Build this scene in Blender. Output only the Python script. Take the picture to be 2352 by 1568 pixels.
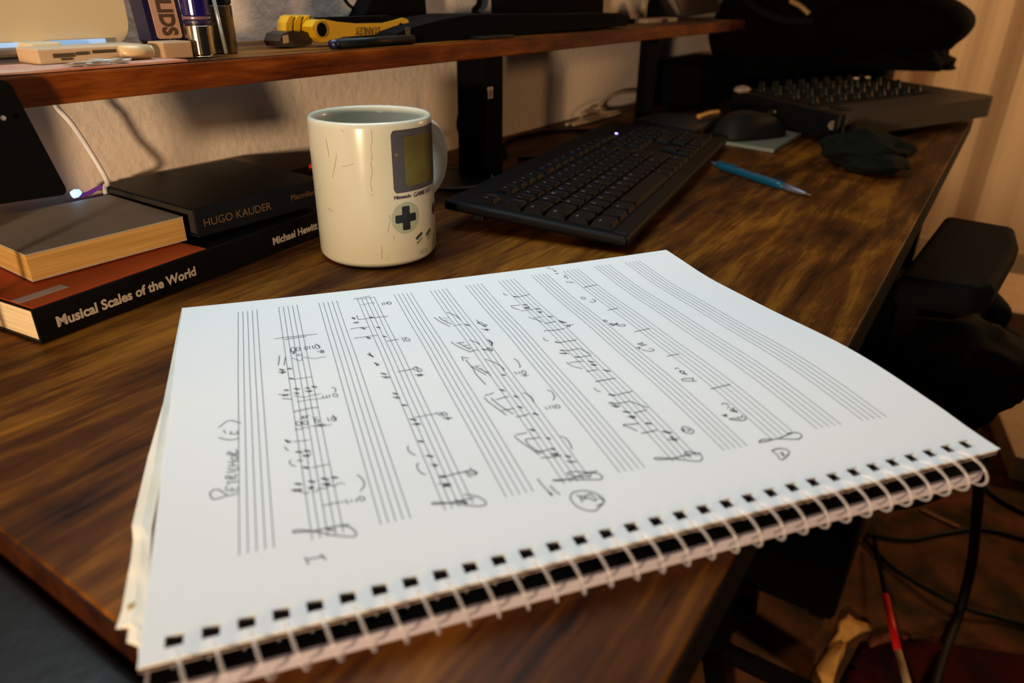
import bpy, bmesh, math, random
from mathutils import Vector, Matrix, noise as mnoise
random.seed(7)
PI = math.pi
for o in list(bpy.data.objects): bpy.data.objects.remove(o)
S = bpy.context.scene
C = S.collection
# ------------------------------------------------------------------ camera
F, YAW, PITCH, ROLL = 1645.82, 0.5797, 0.4541, 0.0118
CP = Vector((-0.0684, -0.0400, 0.1779))
FW = Vector((math.cos(YAW)*math.cos(PITCH), math.sin(YAW)*math.cos(PITCH), -math.sin(PITCH)))
R0 = FW.cross(Vector((0, 0, 1))).normalized(); U0 = R0.cross(FW)
RT = R0*math.cos(ROLL) + U0*math.sin(ROLL); UP = -R0*math.sin(ROLL) + U0*math.cos(ROLL)
cam = bpy.data.cameras.new('camera'); co = bpy.data.objects.new('camera', cam); C.objects.link(co)
co.matrix_world = Matrix(((RT.x, UP.x, -FW.x, CP.x), (RT.y, UP.y, -FW.y, CP.y), (RT.z, UP.z, -FW.z, CP.z), (0, 0, 0, 1)))
cam.sensor_width = 36; cam.lens = F/2352*36; cam.clip_start = 0.01
cam.dof.use_dof = True; cam.dof.focus_distance = 0.455; cam.dof.aperture_fstop = 8.0
S.camera = co
# ------------------------------------------------------------------ world, lights, exposure
w = bpy.data.worlds.new('world'); S.world = w; w.use_nodes = True
w.node_tree.nodes['Background'].inputs[0].default_value = (0.75, 0.8, 1.0, 1)
w.node_tree.nodes['Background'].inputs[1].default_value = 0.018
def light(name, kind, loc, target, power, col, size=0.1, size_y=None, spread=None):
    l = bpy.data.lights.new(name, kind); l.energy = power; l.color = col
    if kind == 'AREA':
        l.size = size
        if size_y: l.shape = 'RECTANGLE'; l.size_y = size_y
        if spread: l.spread = spread
    else: l.shadow_soft_size = size
    o = bpy.data.objects.new(name, l); o.location = loc; C.objects.link(o)
    d = Vector(target) - Vector(loc); o.rotation_euler = d.to_track_quat('-Z', 'Y').to_euler()
    return o
light('monitor_glow', 'AREA', (0.31, 0.41, 0.56), (0.26, -0.03, 0.02), 2.7, (0.69, 0.90, 1.0), 0.52, 0.26, 2.5)
light('floor_lamp_glow', 'POINT', (-0.99, -0.23, 0.150), (0, 0, 0), 78, (1.0, 0.71, 0.42), 0.045)
light('right_wall_fill', 'POINT', (2.35, -0.80, 0.45), (0, 0, 0), 25, (1.0, 0.58, 0.25), 0.12)  # fill light added out of view to brighten the right wall
S.view_settings.view_transform = 'Standard'; S.view_settings.look = 'None'
S.view_settings.exposure = 0.0; S.view_settings.gamma = 1.0; S.view_settings.use_curve_mapping = False

# ------------------------------------------------------------------ unprojection (to read sizes off the photograph)
def ray(px, py): return FW + RT*((px-1176)/F) - UP*((py-784)/F)
def at(px, py, v, axis=2):
    d = ray(px, py); t = (v - CP[axis])/d[axis]; return CP + d*t
# ------------------------------------------------------------------ materials
MATS = {}
def mat(name, col, rough=0.5, metal=0.0, spec=0.5, emit=None, es=0, col2=None, scale=20, stretch=(1, 1, 1), bump=0.0, bscale=200, trans=0, alpha=1, detail=6, lo=0.35, hi=0.65):
    if name in MATS: return MATS[name]
    m = bpy.data.materials.new(name); m.use_nodes = True; nt = m.node_tree; b = nt.nodes['Principled BSDF']
    b.inputs['Base Color'].default_value = (*col, 1); b.inputs['Roughness'].default_value = rough
    b.inputs['Metallic'].default_value = metal; b.inputs['Specular IOR Level'].default_value = spec
    if trans: b.inputs['Transmission Weight'].default_value = trans
    if alpha < 1: b.inputs['Alpha'].default_value = alpha
    if emit: b.inputs['Emission Color'].default_value = (*emit, 1); b.inputs['Emission Strength'].default_value = es
    tc = nt.nodes.new('ShaderNodeTexCoord'); mp = nt.nodes.new('ShaderNodeMapping'); mp.inputs['Scale'].default_value = stretch
    nt.links.new(tc.outputs['Object'], mp.inputs[0])
    n = nt.nodes.new('ShaderNodeTexNoise'); n.inputs['Scale'].default_value = scale; n.inputs['Detail'].default_value = detail
    nt.links.new(mp.outputs[0], n.inputs['Vector'])
    cr = nt.nodes.new('ShaderNodeValToRGB'); cr.color_ramp.elements[0].position = lo; cr.color_ramp.elements[1].position = hi
    c2 = col2 if col2 else tuple(c*0.86 for c in col)
    cr.color_ramp.elements[0].color = (*c2, 1); cr.color_ramp.elements[1].color = (*col, 1)
    nt.links.new(n.outputs[0], cr.inputs[0]); nt.links.new(cr.outputs[0], b.inputs['Base Color'])
    if bump:
        n2 = nt.nodes.new('ShaderNodeTexNoise'); n2.inputs['Scale'].default_value = bscale; n2.inputs['Detail'].default_value = 4
        nt.links.new(mp.outputs[0], n2.inputs['Vector'])
        bp = nt.nodes.new('ShaderNodeBump'); bp.inputs['Strength'].default_value = bump; bp.inputs['Distance'].default_value = 0.002
        nt.links.new(n2.outputs[0], bp.inputs['Height']); nt.links.new(bp.outputs[0], b.inputs['Normal'])
    MATS[name] = m; return m
def wood(name, dark, mid, bright, sc=1.0, rough=0.50):
    m = bpy.data.materials.new(name); m.use_nodes = True; nt = m.node_tree; b = nt.nodes['Principled BSDF']
    tc = nt.nodes.new('ShaderNodeTexCoord')
    def nz(scale, st, det, rg=0.6):
        mp = nt.nodes.new('ShaderNodeMapping'); mp.inputs['Scale'].default_value = st; nt.links.new(tc.outputs['Object'], mp.inputs[0])
        n = nt.nodes.new('ShaderNodeTexNoise'); n.inputs['Scale'].default_value = scale; n.inputs['Detail'].default_value = det
        n.inputs['Roughness'].default_value = rg; n.inputs['Distortion'].default_value = 0.6
        nt.links.new(mp.outputs[0], n.inputs['Vector']); return n
    big = nz(11*sc, (0.55, 1.5, 1.5), 4); grain = nz(70*sc, (0.09, 1, 1), 8); fine = nz(420*sc, (0.10, 1, 1), 3)
    mx = nt.nodes.new('ShaderNodeMix'); mx.data_type = 'FLOAT'; mx.inputs[0].default_value = 0.42
    nt.links.new(big.outputs[0], mx.inputs[2]); nt.links.new(grain.outputs[0], mx.inputs[3])
    mx2 = nt.nodes.new('ShaderNodeMix'); mx2.data_type = 'FLOAT'; mx2.inputs[0].default_value = 0.14
    nt.links.new(mx.outputs[0], mx2.inputs[2]); nt.links.new(fine.outputs[0], mx2.inputs[3])
    cr = nt.nodes.new('ShaderNodeValToRGB'); e = cr.color_ramp.elements
    e[0].position = 0.40; e[0].color = (*dark, 1); e[1].position = 0.62; e[1].color = (*bright, 1)
    k = e.new(0.50); k.color = (*mid, 1)
    nt.links.new(mx2.outputs[0], cr.inputs[0]); nt.links.new(cr.outputs[0], b.inputs['Base Color'])
    b.inputs['Roughness'].default_value = rough; b.inputs['Specular IOR Level'].default_value = 0.10
    bp = nt.nodes.new('ShaderNodeBump'); bp.inputs['Strength'].default_value = 0.25; bp.inputs['Distance'].default_value = 0.0006
    nt.links.new(grain.outputs[0], bp.inputs['Height']); nt.links.new(bp.outputs[0], b.inputs['Normal'])
    MATS[name] = m; return m
M_DESK = wood('rustic_wood', (0.014, 0.0030, 0.0006), (0.080, 0.022, 0.0018), (0.25, 0.088, 0.007))
M_SHELF = wood('rustic_wood_edge', (0.06, 0.009, 0.001), (0.15, 0.030, 0.0025), (0.30, 0.078, 0.007), 1.4, 0.5)
M_WALL = mat('painted_plaster', (0.84, 0.70, 0.60), 0.8, col2=(0.76, 0.63, 0.53), scale=6, bump=0.55, bscale=110, spec=0.2)
M_WALLR = mat('cream_wall', (0.76, 0.60, 0.42), 0.85, col2=(0.62, 0.48, 0.33), scale=1.5, stretch=(1, 3, 0.4), spec=0.1)
M_CARPET = mat('carpet', (0.16, 0.060, 0.023), 0.95, col2=(0.036, 0.027, 0.011), scale=14, bump=0.8, bscale=260, spec=0.1)
M_PAPER = mat('paper', (0.80, 0.80, 0.80), 0.75, col2=(0.775, 0.78, 0.785), scale=8, bump=0.05, bscale=400, spec=0.15)
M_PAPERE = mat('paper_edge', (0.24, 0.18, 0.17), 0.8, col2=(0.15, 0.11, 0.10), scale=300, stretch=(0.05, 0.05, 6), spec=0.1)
M_TORN = mat('torn_paper', (0.70, 0.71, 0.68), 0.8, col2=(0.58, 0.57, 0.48), scale=26, spec=0.1)
M_INK = mat('black_ink', (0.010, 0.007, 0.009), 0.6, spec=0.2)
M_STAFF = mat('printed_line', (0.055, 0.052, 0.055), 0.8, spec=0.1)
M_PENCIL = mat('thin_ink', (0.22, 0.215, 0.22), 0.8, spec=0.1)
M_COIL = mat('clear_plastic_coil', (0.85, 0.83, 0.88), 0.18, spec=0.5, trans=0.5, alpha=0.36)
M_BLACK = mat('black_plastic', (0.0045, 0.0045, 0.005), 0.45, spec=0.18, scale=60)
M_MATTE = mat('black_matte', (0.0025, 0.0025, 0.0025), 0.85, spec=0.06, scale=60)
M_KEY = mat('black_keycap', (0.0030, 0.0026, 0.0030), 0.45, spec=0.10, scale=80)
M_KBASE = mat('keyboard_case', (0.0030, 0.0027, 0.0030), 0.5, spec=0.10, scale=60)
M_LEGEND = mat('key_legend', (0.16, 0.17, 0.18), 0.6)
M_CERAMIC = mat('white_ceramic', (0.55, 0.53, 0.43), 0.2, spec=0.35, col2=(0.52, 0.50, 0.40), scale=18, lo=0.4, hi=0.6)
M_STAIN = mat('tea_stain', (0.30, 0.18, 0.09), 0.5)

# ------------------------------------------------------------------ helpers
def tag(o, label=None, cat=None, group=None, kind=None):
    if label: o['label'] = label
    if cat: o['category'] = cat
    if group: o['group'] = group
    if kind: o['kind'] = kind
    return o
def thing(name, label, cat, loc=(0, 0, 0), rz=0, group=None):
    o = bpy.data.objects.new(name, None); C.objects.link(o); o.location = loc; o.rotation_euler = (0, 0, rz)
    o.empty_display_size = 0.02
    return tag(o, label, cat, group)
def obj(name, bm, m, parent=None, local=False, smooth=False, origin=None):
    me = bpy.data.meshes.new(name)
    if isinstance(bm, tuple): me.from_pydata(bm[0], [], bm[1])
    else: bm.to_mesh(me); bm.free()
    if smooth:
        for p in me.polygons: p.use_smooth = True
    o = bpy.data.objects.new(name, me); C.objects.link(o)
    for mm in (m if isinstance(m, (list, tuple)) else [m]): me.materials.append(mm)
    if parent is not None:
        o.parent = parent
        if not local:
            chain = Matrix.Identity(4); p = parent; mats = []
            while p is not None: mats.append(p.matrix_basis.copy()); p = p.parent
            for x in reversed(mats): chain = chain @ x
            me.transform(chain.inverted())
    elif origin is not None:
        me.transform(Matrix.Translation(-Vector(origin))); o.location = origin
    me.update()
    return o
def box(bm, x0, x1, y0, y1, z0, z1, bev=0.0, seg=2, M=None):
    r = bmesh.ops.create_cube(bm, size=1.0); vs = r['verts']
    T = Matrix.Translation(((x0+x1)/2, (y0+y1)/2, (z0+z1)/2)) @ Matrix.Diagonal((abs(x1-x0), abs(y1-y0), abs(z1-z0), 1))
    bmesh.ops.transform(bm, matrix=T, verts=vs)
    if bev:
        es = list({e for v in vs for e in v.link_edges})
        r2 = bmesh.ops.bevel(bm, geom=es, offset=bev, segments=seg, affect='EDGES', profile=0.5)
        vs = list({v for f in r2['faces'] for v in f.verts} | {v for v in vs if v.is_valid})
    if M is not None: bmesh.ops.transform(bm, matrix=M, verts=[v for v in vs if v.is_valid])
    return bm
def bx(*a, **k): return box(bmesh.new(), *a, **k)
def lathe(prof, loc=(0, 0, 0), n=48, bm=None, axis=None):
    bm = bm or bmesh.new(); rings = []
    for r, z in prof:
        if r < 1e-6: rings.append([bm.verts.new((0, 0, z))])
        else: rings.append([bm.verts.new((r*math.cos(2*PI*i/n), r*math.sin(2*PI*i/n), z)) for i in range(n)])
    for a, b in zip(rings, rings[1:]):
        for i in range(n):
            j = (i+1) % n
            if len(a) == 1 and len(b) == 1: continue
            if len(a) == 1: bm.faces.new((a[0], b[i], b[j]))
            elif len(b) == 1: bm.faces.new((a[i], b[0], a[j]))
            else: bm.faces.new((a[i], b[i], b[j], a[j]))
    vs = [v for r in rings for v in r]
    M = Matrix.Translation(loc)
    if axis is not None: M = M @ Vector(axis).to_track_quat('Z', 'Y').to_matrix().to_4x4()
    bmesh.ops.transform(bm, matrix=M, verts=vs)
    bmesh.ops.recalc_face_normals(bm, faces=bm.faces[:])
    return bm
def smoothpts(pts, n=6):
    P = [Vector(p) for p in pts]; out = []
    for i in range(len(P)-1):
        p0 = P[max(i-1, 0)]; p1 = P[i]; p2 = P[i+1]; p3 = P[min(i+2, len(P)-1)]
        for k in range(n):
            t = k/n
            out.append(0.5*((2*p1) + (p2-p0)*t + (2*p0-5*p1+4*p2-p3)*t*t + (3*p1-p0-3*p2+p3)*t**3))
    out.append(P[-1]); return out
def tube(pts, rad, n=8, bm=None, sm=6, flat=1.0, up=None):
    bm = bm or bmesh.new(); P = smoothpts(pts, sm) if sm else [Vector(p) for p in pts]
    rings = []; prev = None
    for i, p in enumerate(P):
        d = (P[min(i+1, len(P)-1)] - P[max(i-1, 0)]).normalized()
        u = up if up is not None else Vector((0, 0, 1))
        if prev is not None and up is None: u = prev
        a = d.cross(u)
        if a.length < 1e-4: a = d.cross(Vector((1, 0.1, 0)))
        a.normalize(); b = a.cross(d).normalized()
        if up is None: prev = b
        r = rad(i/(len(P)-1)) if callable(rad) else rad
        rings.append([bm.verts.new(p + a*math.cos(2*PI*k/n)*r + b*math.sin(2*PI*k/n)*r*flat) for k in range(n)])
    for a, b in zip(rings, rings[1:]):
        for k in range(n): bm.faces.new((a[k], a[(k+1) % n], b[(k+1) % n], b[k]))
    bm.faces.new(rings[0][::-1]); bm.faces.new(rings[-1])
    bmesh.ops.recalc_face_normals(bm, faces=bm.faces[:])
    return bm
def prism(poly, thick, bm=None):
    """closed polygon of 3-D points extruded along thick (Vector)"""
    bm = bm or bmesh.new(); a = [bm.verts.new(p) for p in poly]; b = [bm.verts.new(Vector(p)+Vector(thick)) for p in poly]
    n = len(poly); bm.faces.new(a); bm.faces.new(b[::-1])
    for i in range(n): bm.faces.new((a[i], b[i], b[(i+1) % n], a[(i+1) % n]))
    bmesh.ops.recalc_face_normals(bm, faces=bm.faces[:]); return bm
def text_mesh(s, size, fn, bold=0.0, shear=0.0, align='LEFT', res=3, space=1.0):
    """font outlines turned to a flat mesh; fn maps (x, y) -> Vector"""
    cu = bpy.data.curves.new('t', 'FONT'); cu.body = s; cu.size = size; cu.offset = bold; cu.shear = shear; cu.align_x = align
    cu.resolution_u = res; cu.space_character = space
    o = bpy.data.objects.new('t', cu); C.objects.link(o)
    dg = bpy.context.evaluated_depsgraph_get(); me = bpy.data.meshes.new_from_object(o.evaluated_get(dg))
    V = [fn(v.co.x, v.co.y) for v in me.vertices]; Fc = [tuple(p.vertices) for p in me.polygons]
    bpy.data.objects.remove(o); bpy.data.curves.remove(cu); bpy.data.meshes.remove(me)
    return V, Fc
def blob(c, r, seed=0, amp=0.15, freq=3.0, sub=4, bm=None, flat_bottom=None):
    bm = bm or bmesh.new(); rr = bmesh.ops.create_icosphere(bm, subdivisions=sub, radius=1.0)
    for v in rr['verts']:
        k = 1 + amp*mnoise.noise(v.co*freq + Vector((seed, seed*2.3, 1)))
        v.co = Vector((v.co.x*r[0]*k + c[0], v.co.y*r[1]*k + c[1], v.co.z*r[2]*k + c[2]))
        if flat_bottom is not None and v.co.z < flat_bottom: v.co.z = flat_bottom
    return bm

# ================================================================== THE SETTING
FZ = -0.73; WY = 0.525
tag(obj('floor', bx(-2.5, 3.6, -3.0, WY, FZ-0.05, FZ), M_CARPET, origin=(0, 0, FZ)), kind='structure')
tag(obj('wall_back', bx(-2.5, 3.6, WY, WY+0.1, FZ, 1.8), M_WALL, origin=(0, WY, 0)), kind='structure')
# right wall with the soft folds of a cream curtain-like surface
n = 160; V = []; Fc = []
for i in range(n+1):
    y = -3.0 + (WY+3.0)*i/n
    xx = 3.02 + 0.022*math.sin(y*23) + 0.012*math.sin(y*51+1)
    V += [(xx, y, FZ), (xx, y, 1.8), (3.15, y, FZ), (3.15, y, 1.8)]
for i in range(n):
    a = 4*i; Fc += [(a, a+4, a+5, a+1), (a+2, a+3, a+7, a+6), (a+1, a+5, a+7, a+3), (a, a+2, a+6, a+4)]
tag(obj('wall_right', (V, Fc), M_WALLR, smooth=False), kind='structure')
tag(obj('baseboard_right', bx(2.965, 2.99, -3.0, WY, FZ, FZ+0.09, bev=0.004), mat('baseboard_paint', (0.5, 0.42, 0.30), 0.5), origin=(2.98, 0, FZ)), kind='structure')

# ================================================================== DESK
desk = thing('desk', 'long desk with rustic dark brown wooden top and black metal frame', 'desk', (0.70, 0.26, FZ))
obj('desk_top', bx(0, 1.40, 0, 0.522, -0.026, 0, bev=0.0012), M_DESK, desk)
obj('side_edging', bx(-0.0009, 0.0, 0.002, 0.52, -0.025, -0.001), wood('dark_edging', (0.010, 0.002, 0.0004), (0.028, 0.006, 0.0008), (0.05, 0.013, 0.0015), 1.4, 0.6), desk)
obj('front_edging', bx(0.002, 1.398, -0.0009, 0.0, -0.025, -0.001), mat('dark_edge', (0.006, 0.0025, 0.001), 0.75, spec=0.08), desk)
for lx in (0.045, 1.355):
    for ly in (0.05, 0.47): obj('leg', bx(lx-0.02, lx+0.02, ly-0.02, ly+0.02, FZ, -0.026, bev=0.002), M_MATTE, desk)
obj('frame_rail', bx(0.06, 1.34, 0.455, 0.485, -0.066, -0.0262), M_MATTE, desk)

# ================================================================== SHELF (riser) over the desk
SZ0, SZ1, SY = 0.1205, 0.1365, 0.385
sh = thing('desk_shelf', 'raised wooden monitor shelf on black metal posts along the wall', 'shelf', (0.70, 0.46, 0.0))
obj('shelf_board', bx(0.02, 1.33, SY, 0.522, SZ0, SZ1, bev=0.0015), M_SHELF, sh)
obj('shelf_surface', bx(0.021, 1.329, SY+0.001, 0.521, SZ1, SZ1+0.0004), M_DESK, sh)
for i, (px, py) in enumerate([(1122, 405), (1480, 253)]):
    p = at(px, py, 0)
    q = bx(p.x-0.0165, p.x+0.0165, 0.395, 0.43, 0.0005, SZ0, bev=0.0015)
    if i: q = bx(at(1484, 170, 0.42, 1).x, at(1508, 170, 0.42, 1).x, 0.42, 0.434, 0.0005, SZ0, bev=0.0015)
    lg = obj('post', q, M_MATTE, sh)
    if i == 0:
        c = Vector((p.x-0.008, 0.3947, 0.0855))
        stk = obj('sticker', bx(c.x-0.0042, c.x+0.0042, 0.3938, 0.3949, 0.081, 0.092), mat('sticker_paper', (0.62, 0.48, 0.40), 0.6), lg)
        tag(stk, 'small pale paper sticker with a dark upright mark')
        obj('sticker_mark', bx(c.x-0.0008, c.x+0.0008, 0.3935, 0.3938, 0.083, 0.090), mat('brown_print', (0.10, 0.04, 0.02), 0.6), lg)
obj('post', bx(0.03, 0.065, 0.44, 0.475, 0.0005, SZ0, bev=0.0015), M_MATTE, sh)

# ================================================================== NOTEBOOK
Z00, Z10, Z11, Z01 = 0.0145, 0.0140, 0.0110, 0.0120
P00, P10, P11, P01 = at(318, 1532, Z00), at(2297, 1030, Z10), at(1530, 573, Z11), at(420, 707, Z01)
def pxy(u, v): return (P00*(1-u)+P10*u)*(1-v) + (P01*(1-u)+P11*u)*v
def dz(u, v):
    vv = min(max(v, 0), 1); uu = min(max(u, 0), 1)
    g = uu**2.2
    z = 0.0052*g*math.exp(-((vv-0.30)/0.22)**2)*min(1, vv/0.10) - 0.0016*g*math.exp(-((vv-0.80)/0.13)**2)
    z -= 0.0021*4*uu*(1-uu)*max(0, vv-0.35)**2/0.4225
    z += 0.0010*math.exp(-((vv-0.62)/0.10)**2)*(0.3+uu)*(1-uu)*2
    return z
def page(u, v, off=0.0):
    p = pxy(u, v); return Vector((p.x, p.y, p.z + dz(u, v) + off))
EU = (P10-P00); EV = (P01-P00)
def inv(x, y):
    u, v = 0.5, 0.5
    for _ in range(12):
        p = pxy(u, v); du = (P10-P00)*(1-v) + (P11-P01)*v; dv = (P01-P00)*(1-u) + (P11-P10)*u
        ex, ey = x-p.x, y-p.y; D = du.x*dv.y - du.y*dv.x
        u += (ex*dv.y - ey*dv.x)/D; v += (du.x*ey - du.y*ex)/D
    return u, v
def pg(px, py):
    z = 0.013
    for _ in range(8):
        p = at(px, py, z); u, v = inv(p.x, p.y); z = page(u, v).z
    return u, v
nb = thing('music_notebook', 'open spiral-bound manuscript notebook with handwritten music on white staff paper', 'notebook', (pxy(0.5, 0.5).x, pxy(0.5, 0.5).y, 0.0))
LU = (P10-P00).length; LV = (P01-P00).length
# punched holes
h0 = pg(402, 1459); h1 = pg(2229, 1025); NH = 32
HV = (h0[1]+h1[1])/2; hu = [h0[0] + (h1[0]-h0[0])*i/(NH-1) for i in range(NH)]
hw = 0.0026/LU*1.0; hh = 0.0022/LV
us = sorted(set([0.0, 1.0] + [a for x in hu for a in (x-hw, x+hw)]))
vs_ = sorted(set([0.0, HV-hh, HV+hh] + [HV+hh+(1-HV-hh)*k/36 for k in range(1, 37)]))
def slab(fn_top, thick, us, vs, holes=True, shape=None):
    V = []; Fc = []; nu, nv = len(us), len(vs)
    idx = lambda i, j, k: (i*nv+j)*2+k
    for u in us:
        for v in vs:
            p = fn_top(u, v); V.append(tuple(p)); V.append((p.x, p.y, p.z-thick))
    def is_hole(i, j):
        if i < 0 or j < 0 or i >= nu-1 or j >= nv-1: return True
        if not holes or j != 1: return False
        um = (us[i]+us[i+1])/2
        return any(abs(um-x) < hw*0.9 for x in hu)
    for i in range(nu-1):
        for j in range(nv-1):
            if is_hole(i, j): continue
            a, b, c, d = (i, j), (i+1, j), (i+1, j+1), (i, j+1)
            Fc.append((idx(*a, 0), idx(*b, 0), idx(*c, 0), idx(*d, 0))); Fc.append((idx(*a, 1), idx(*d, 1), idx(*c, 1), idx(*b, 1)))
            for (p, q, ni, nj) in ((a, b, i, j-1), (b, c, i+1, j), (c, d, i, j+1), (d, a, i-1, j)):
                if is_hole(ni, nj): Fc.append((idx(*q, 0), idx(*p, 0), idx(*p, 1), idx(*q, 1)))
    return V, Fc
def round_near(u, v):   # rounds the spiral-side corners a little
    return page(u, v)
obj('top_page', slab(round_near, 0.00016, us, vs_), M_PAPER, nb)
def stack_top(u, v):
    p = page(u*0.996+0.003, v*0.992+0.004, -0.00035)
    return p
def clampz(fn, zmin):
    def g(u, v):
        p = fn(u, v); p.z = max(p.z, zmin); return p
    return g
for k in range(5):          # the sheets under the open page, fanned a little
    off = -0.0004-0.00052*k
    def sheet(u, v, k=k, off=off):
        p = page(u*0.998+0.0012*((k*7) % 3-1), 0.0012*(k % 3)+v*(0.994-0.001*k), off); return p
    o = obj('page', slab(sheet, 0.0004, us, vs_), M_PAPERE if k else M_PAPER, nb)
# lower stack: pages turned behind and the back cover, sticks out at the spiral side
def lower(u, v, z, ext=0.004):
    p = pxy(-0.002 + u*1.008, -ext/LV + v*(1.0)); return Vector((p.x, p.y, z))
def rounded_lower(z, r=0.012):
    def g(u, v):
        # pull the corner at u=1, v=0 round
        du = (1-u)*LU; dv = v*LV
        if du < r and dv < r:
            a, b = r-du, r-dv; m = max(a, b); L = math.hypot(a, b)
            if L > 1e-9: a, b = a*m/L, b*m/L
            u = 1-(r-a)/LU; v = (r-b)/LV
        return lower(u, v, z, 0.0012)
    return g
us2 = sorted(us + [1-0.012/LU*k/6 for k in range(1, 7)]); 
vs2 = sorted([0.0, 0.002, 0.012, 0.02, 0.03, 0.045] + [0.06+0.94*k/8 for k in range(9)])
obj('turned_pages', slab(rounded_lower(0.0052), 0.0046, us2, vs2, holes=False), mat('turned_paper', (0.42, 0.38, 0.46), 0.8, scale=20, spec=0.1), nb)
obj('gap_shade_sheet', slab(lambda u, v: lower(0.004+u*0.988, v+0.0048*(1-v), 0.0056, 0.0012), 0.0004, [0, 0.5, 1.0], [0, 0.5, 1.0], holes=False), M_MATTE, nb)  # black sheet added to paint the shade in the gap under the page
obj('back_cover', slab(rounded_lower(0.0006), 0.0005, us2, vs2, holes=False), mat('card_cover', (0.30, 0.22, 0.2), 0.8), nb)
# torn sheet peeking out at the left
op = [(418, 706), (375, 925), (340, 1048), (303, 1206), (306, 1241), (300, 1290), (293, 1323), (280, 1400), (266, 1443), (296, 1440), (291, 1474), (318, 1484), (318, 1512)]
ip = [(444, 715), (406, 960), (372, 1090), (349, 1210), (347, 1240), (344, 1290), (340, 1340), (336, 1400), (336, 1430), (336, 1445), (338, 1475), (344, 1486), (349, 1512)]
V = []; Fc = []
for k, (a, b) in enumerate(zip(op, ip)):
    zz = 0.0118-0.0022*math.sin(PI*k/12)+0.0008*(k % 2)
    A = at(a[0], a[1], zz); B = at(b[0], b[1], Z00-0.0016 if k > 1 else Z01-0.0016)
    Mi = (A+B)/2; Mi.z += 0.0006
    V += [tuple(A), tuple(Mi), tuple(B), (A.x, A.y, A.z-0.0002), (Mi.x, Mi.y, Mi.z-0.0002), (B.x, B.y, B.z-0.0002)]
for k in range(len(op)-1):
    a = 6*k; b = a+6
    Fc += [(a, b, b+1, a+1), (a+1, b+1, b+2, a+2), (a+3, a+4, b+4, b+3), (a+4, a+5, b+5, b+4), (a, a+3, b+3, b), (a+2, b+2, b+5, a+5)]
Fc += [(0, 1, 4, 3), (1, 2, 5, 4)]; e = 6*(len(op)-1); Fc += [(e, e+3, e+4, e+1), (e+1, e+4, e+5, e+2)]
o = obj('torn_page', (V, Fc), M_TORN, nb); tag(o, 'creased torn sheet sticking out at the left with a small yellow stain')
sp = at(302, 1391, 0.0122); st = obj('yellow_stain', lathe([(0, 0.0002), (0.0012, 0.0002), (0.0012, 0)], (sp.x, sp.y, 0.0121), 12), mat('stain_yellow', (0.45, 0.30, 0.08), 0.8), nb)
# the coil
def coilpt(t):
    k = t*NH - 0.5    # hole index
    u = hu[0] + (hu[1]-hu[0])*k; ph = -2*PI*k + math.radians(143)
    vv = -0.0010 - 0.0080*math.cos(ph); zz = 0.0091 + 0.0064*math.sin(ph)
    p = pxy(u, vv/LV); return Vector((p.x, p.y, zz))
N = NH*22; NE = N-12
obj('coil_binding', tube([coilpt(i/N) for i in range(NE+1)], 0.00062, 7, sm=0), M_COIL, nb, smooth=True)

# ---- staves (first and fifth line, far and near ends, read off the photograph)
ST = [((547, 717), (590, 711), (549.5, 1276), (629, 1257)), ((640, 705), (682, 700), (717, 1240), (789, 1223)),
      ((732, 695), (773, 691), (875, 1205), (943, 1190)), ((820, 685), (859, 681), (1023, 1172), (1087, 1157)),
      ((905, 676), (943, 672), (1163, 1142), (1225, 1128.5)), ((987.5, 667), (1024, 662), (1297, 1112), (1355, 1099)),
      ((1068, 655), (1104.5, 651), (1424, 1085.5), (1481, 1073.5)), ((1144.5, 645), (1180, 640), (1546.6, 1060), (1601, 1048)),
      ((1220.4, 632), (1254, 628), (1664, 1035), (1716, 1024)), ((1293.6, 622), (1326, 617), (1773, 1008.5), (1820, 991)),
      ((1364.6, 611.4), (1397.5, 607.5), (1877, 985), (1932, 975)), ((1435, 602.5), (1467.7, 599), (1982, 966), (2037, 958))]
def ribbon(uvs, wid, V, Fc, off=0.00009, taper=False):
    """flat ink ribbon through page coordinates (metres along the page)"""
    Q = [Vector((u*LU, v*LV)) for u, v in uvs]
    if len(Q) < 2: return
    base = len(V); n = len(Q)
    for i, q in enumerate(Q):
        d = (Q[min(i+1, n-1)] - Q[max(i-1, 0)])
        if d.length < 1e-9: d = Vector((1, 0))
        d.normalize(); nn = Vector((-d.y, d.x))*wid/2
        if taper: nn *= (0.35 + 0.65*math.sin(PI*(i+0.5)/n))
        for s in (-1, 1):
            w_ = q + nn*s; V.append(tuple(page(w_.x/LU, w_.y/LV, off)))
    for i in range(n-1): a = base+2*i; Fc.append((a, a+2, a+3, a+1))
for s in ST:
    a1, a5, b1, b5 = [pg(*p) for p in s]; V = []; Fc = []
    for k in range(5):
        t = k/4; A = (a1[0]*(1-t)+a5[0]*t, a1[1]*(1-t)+a5[1]*t); B = (b1[0]*(1-t)+b5[0]*t, b1[1]*(1-t)+b5[1]*t)
        ribbon([(A[0]+(B[0]-A[0])*i/40, A[1]+(B[1]-A[1])*i/40) for i in range(41)], 0.00026, V, Fc, 0.00006)
    obj('printed_staff', (V, Fc), M_STAFF, nb)
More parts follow.
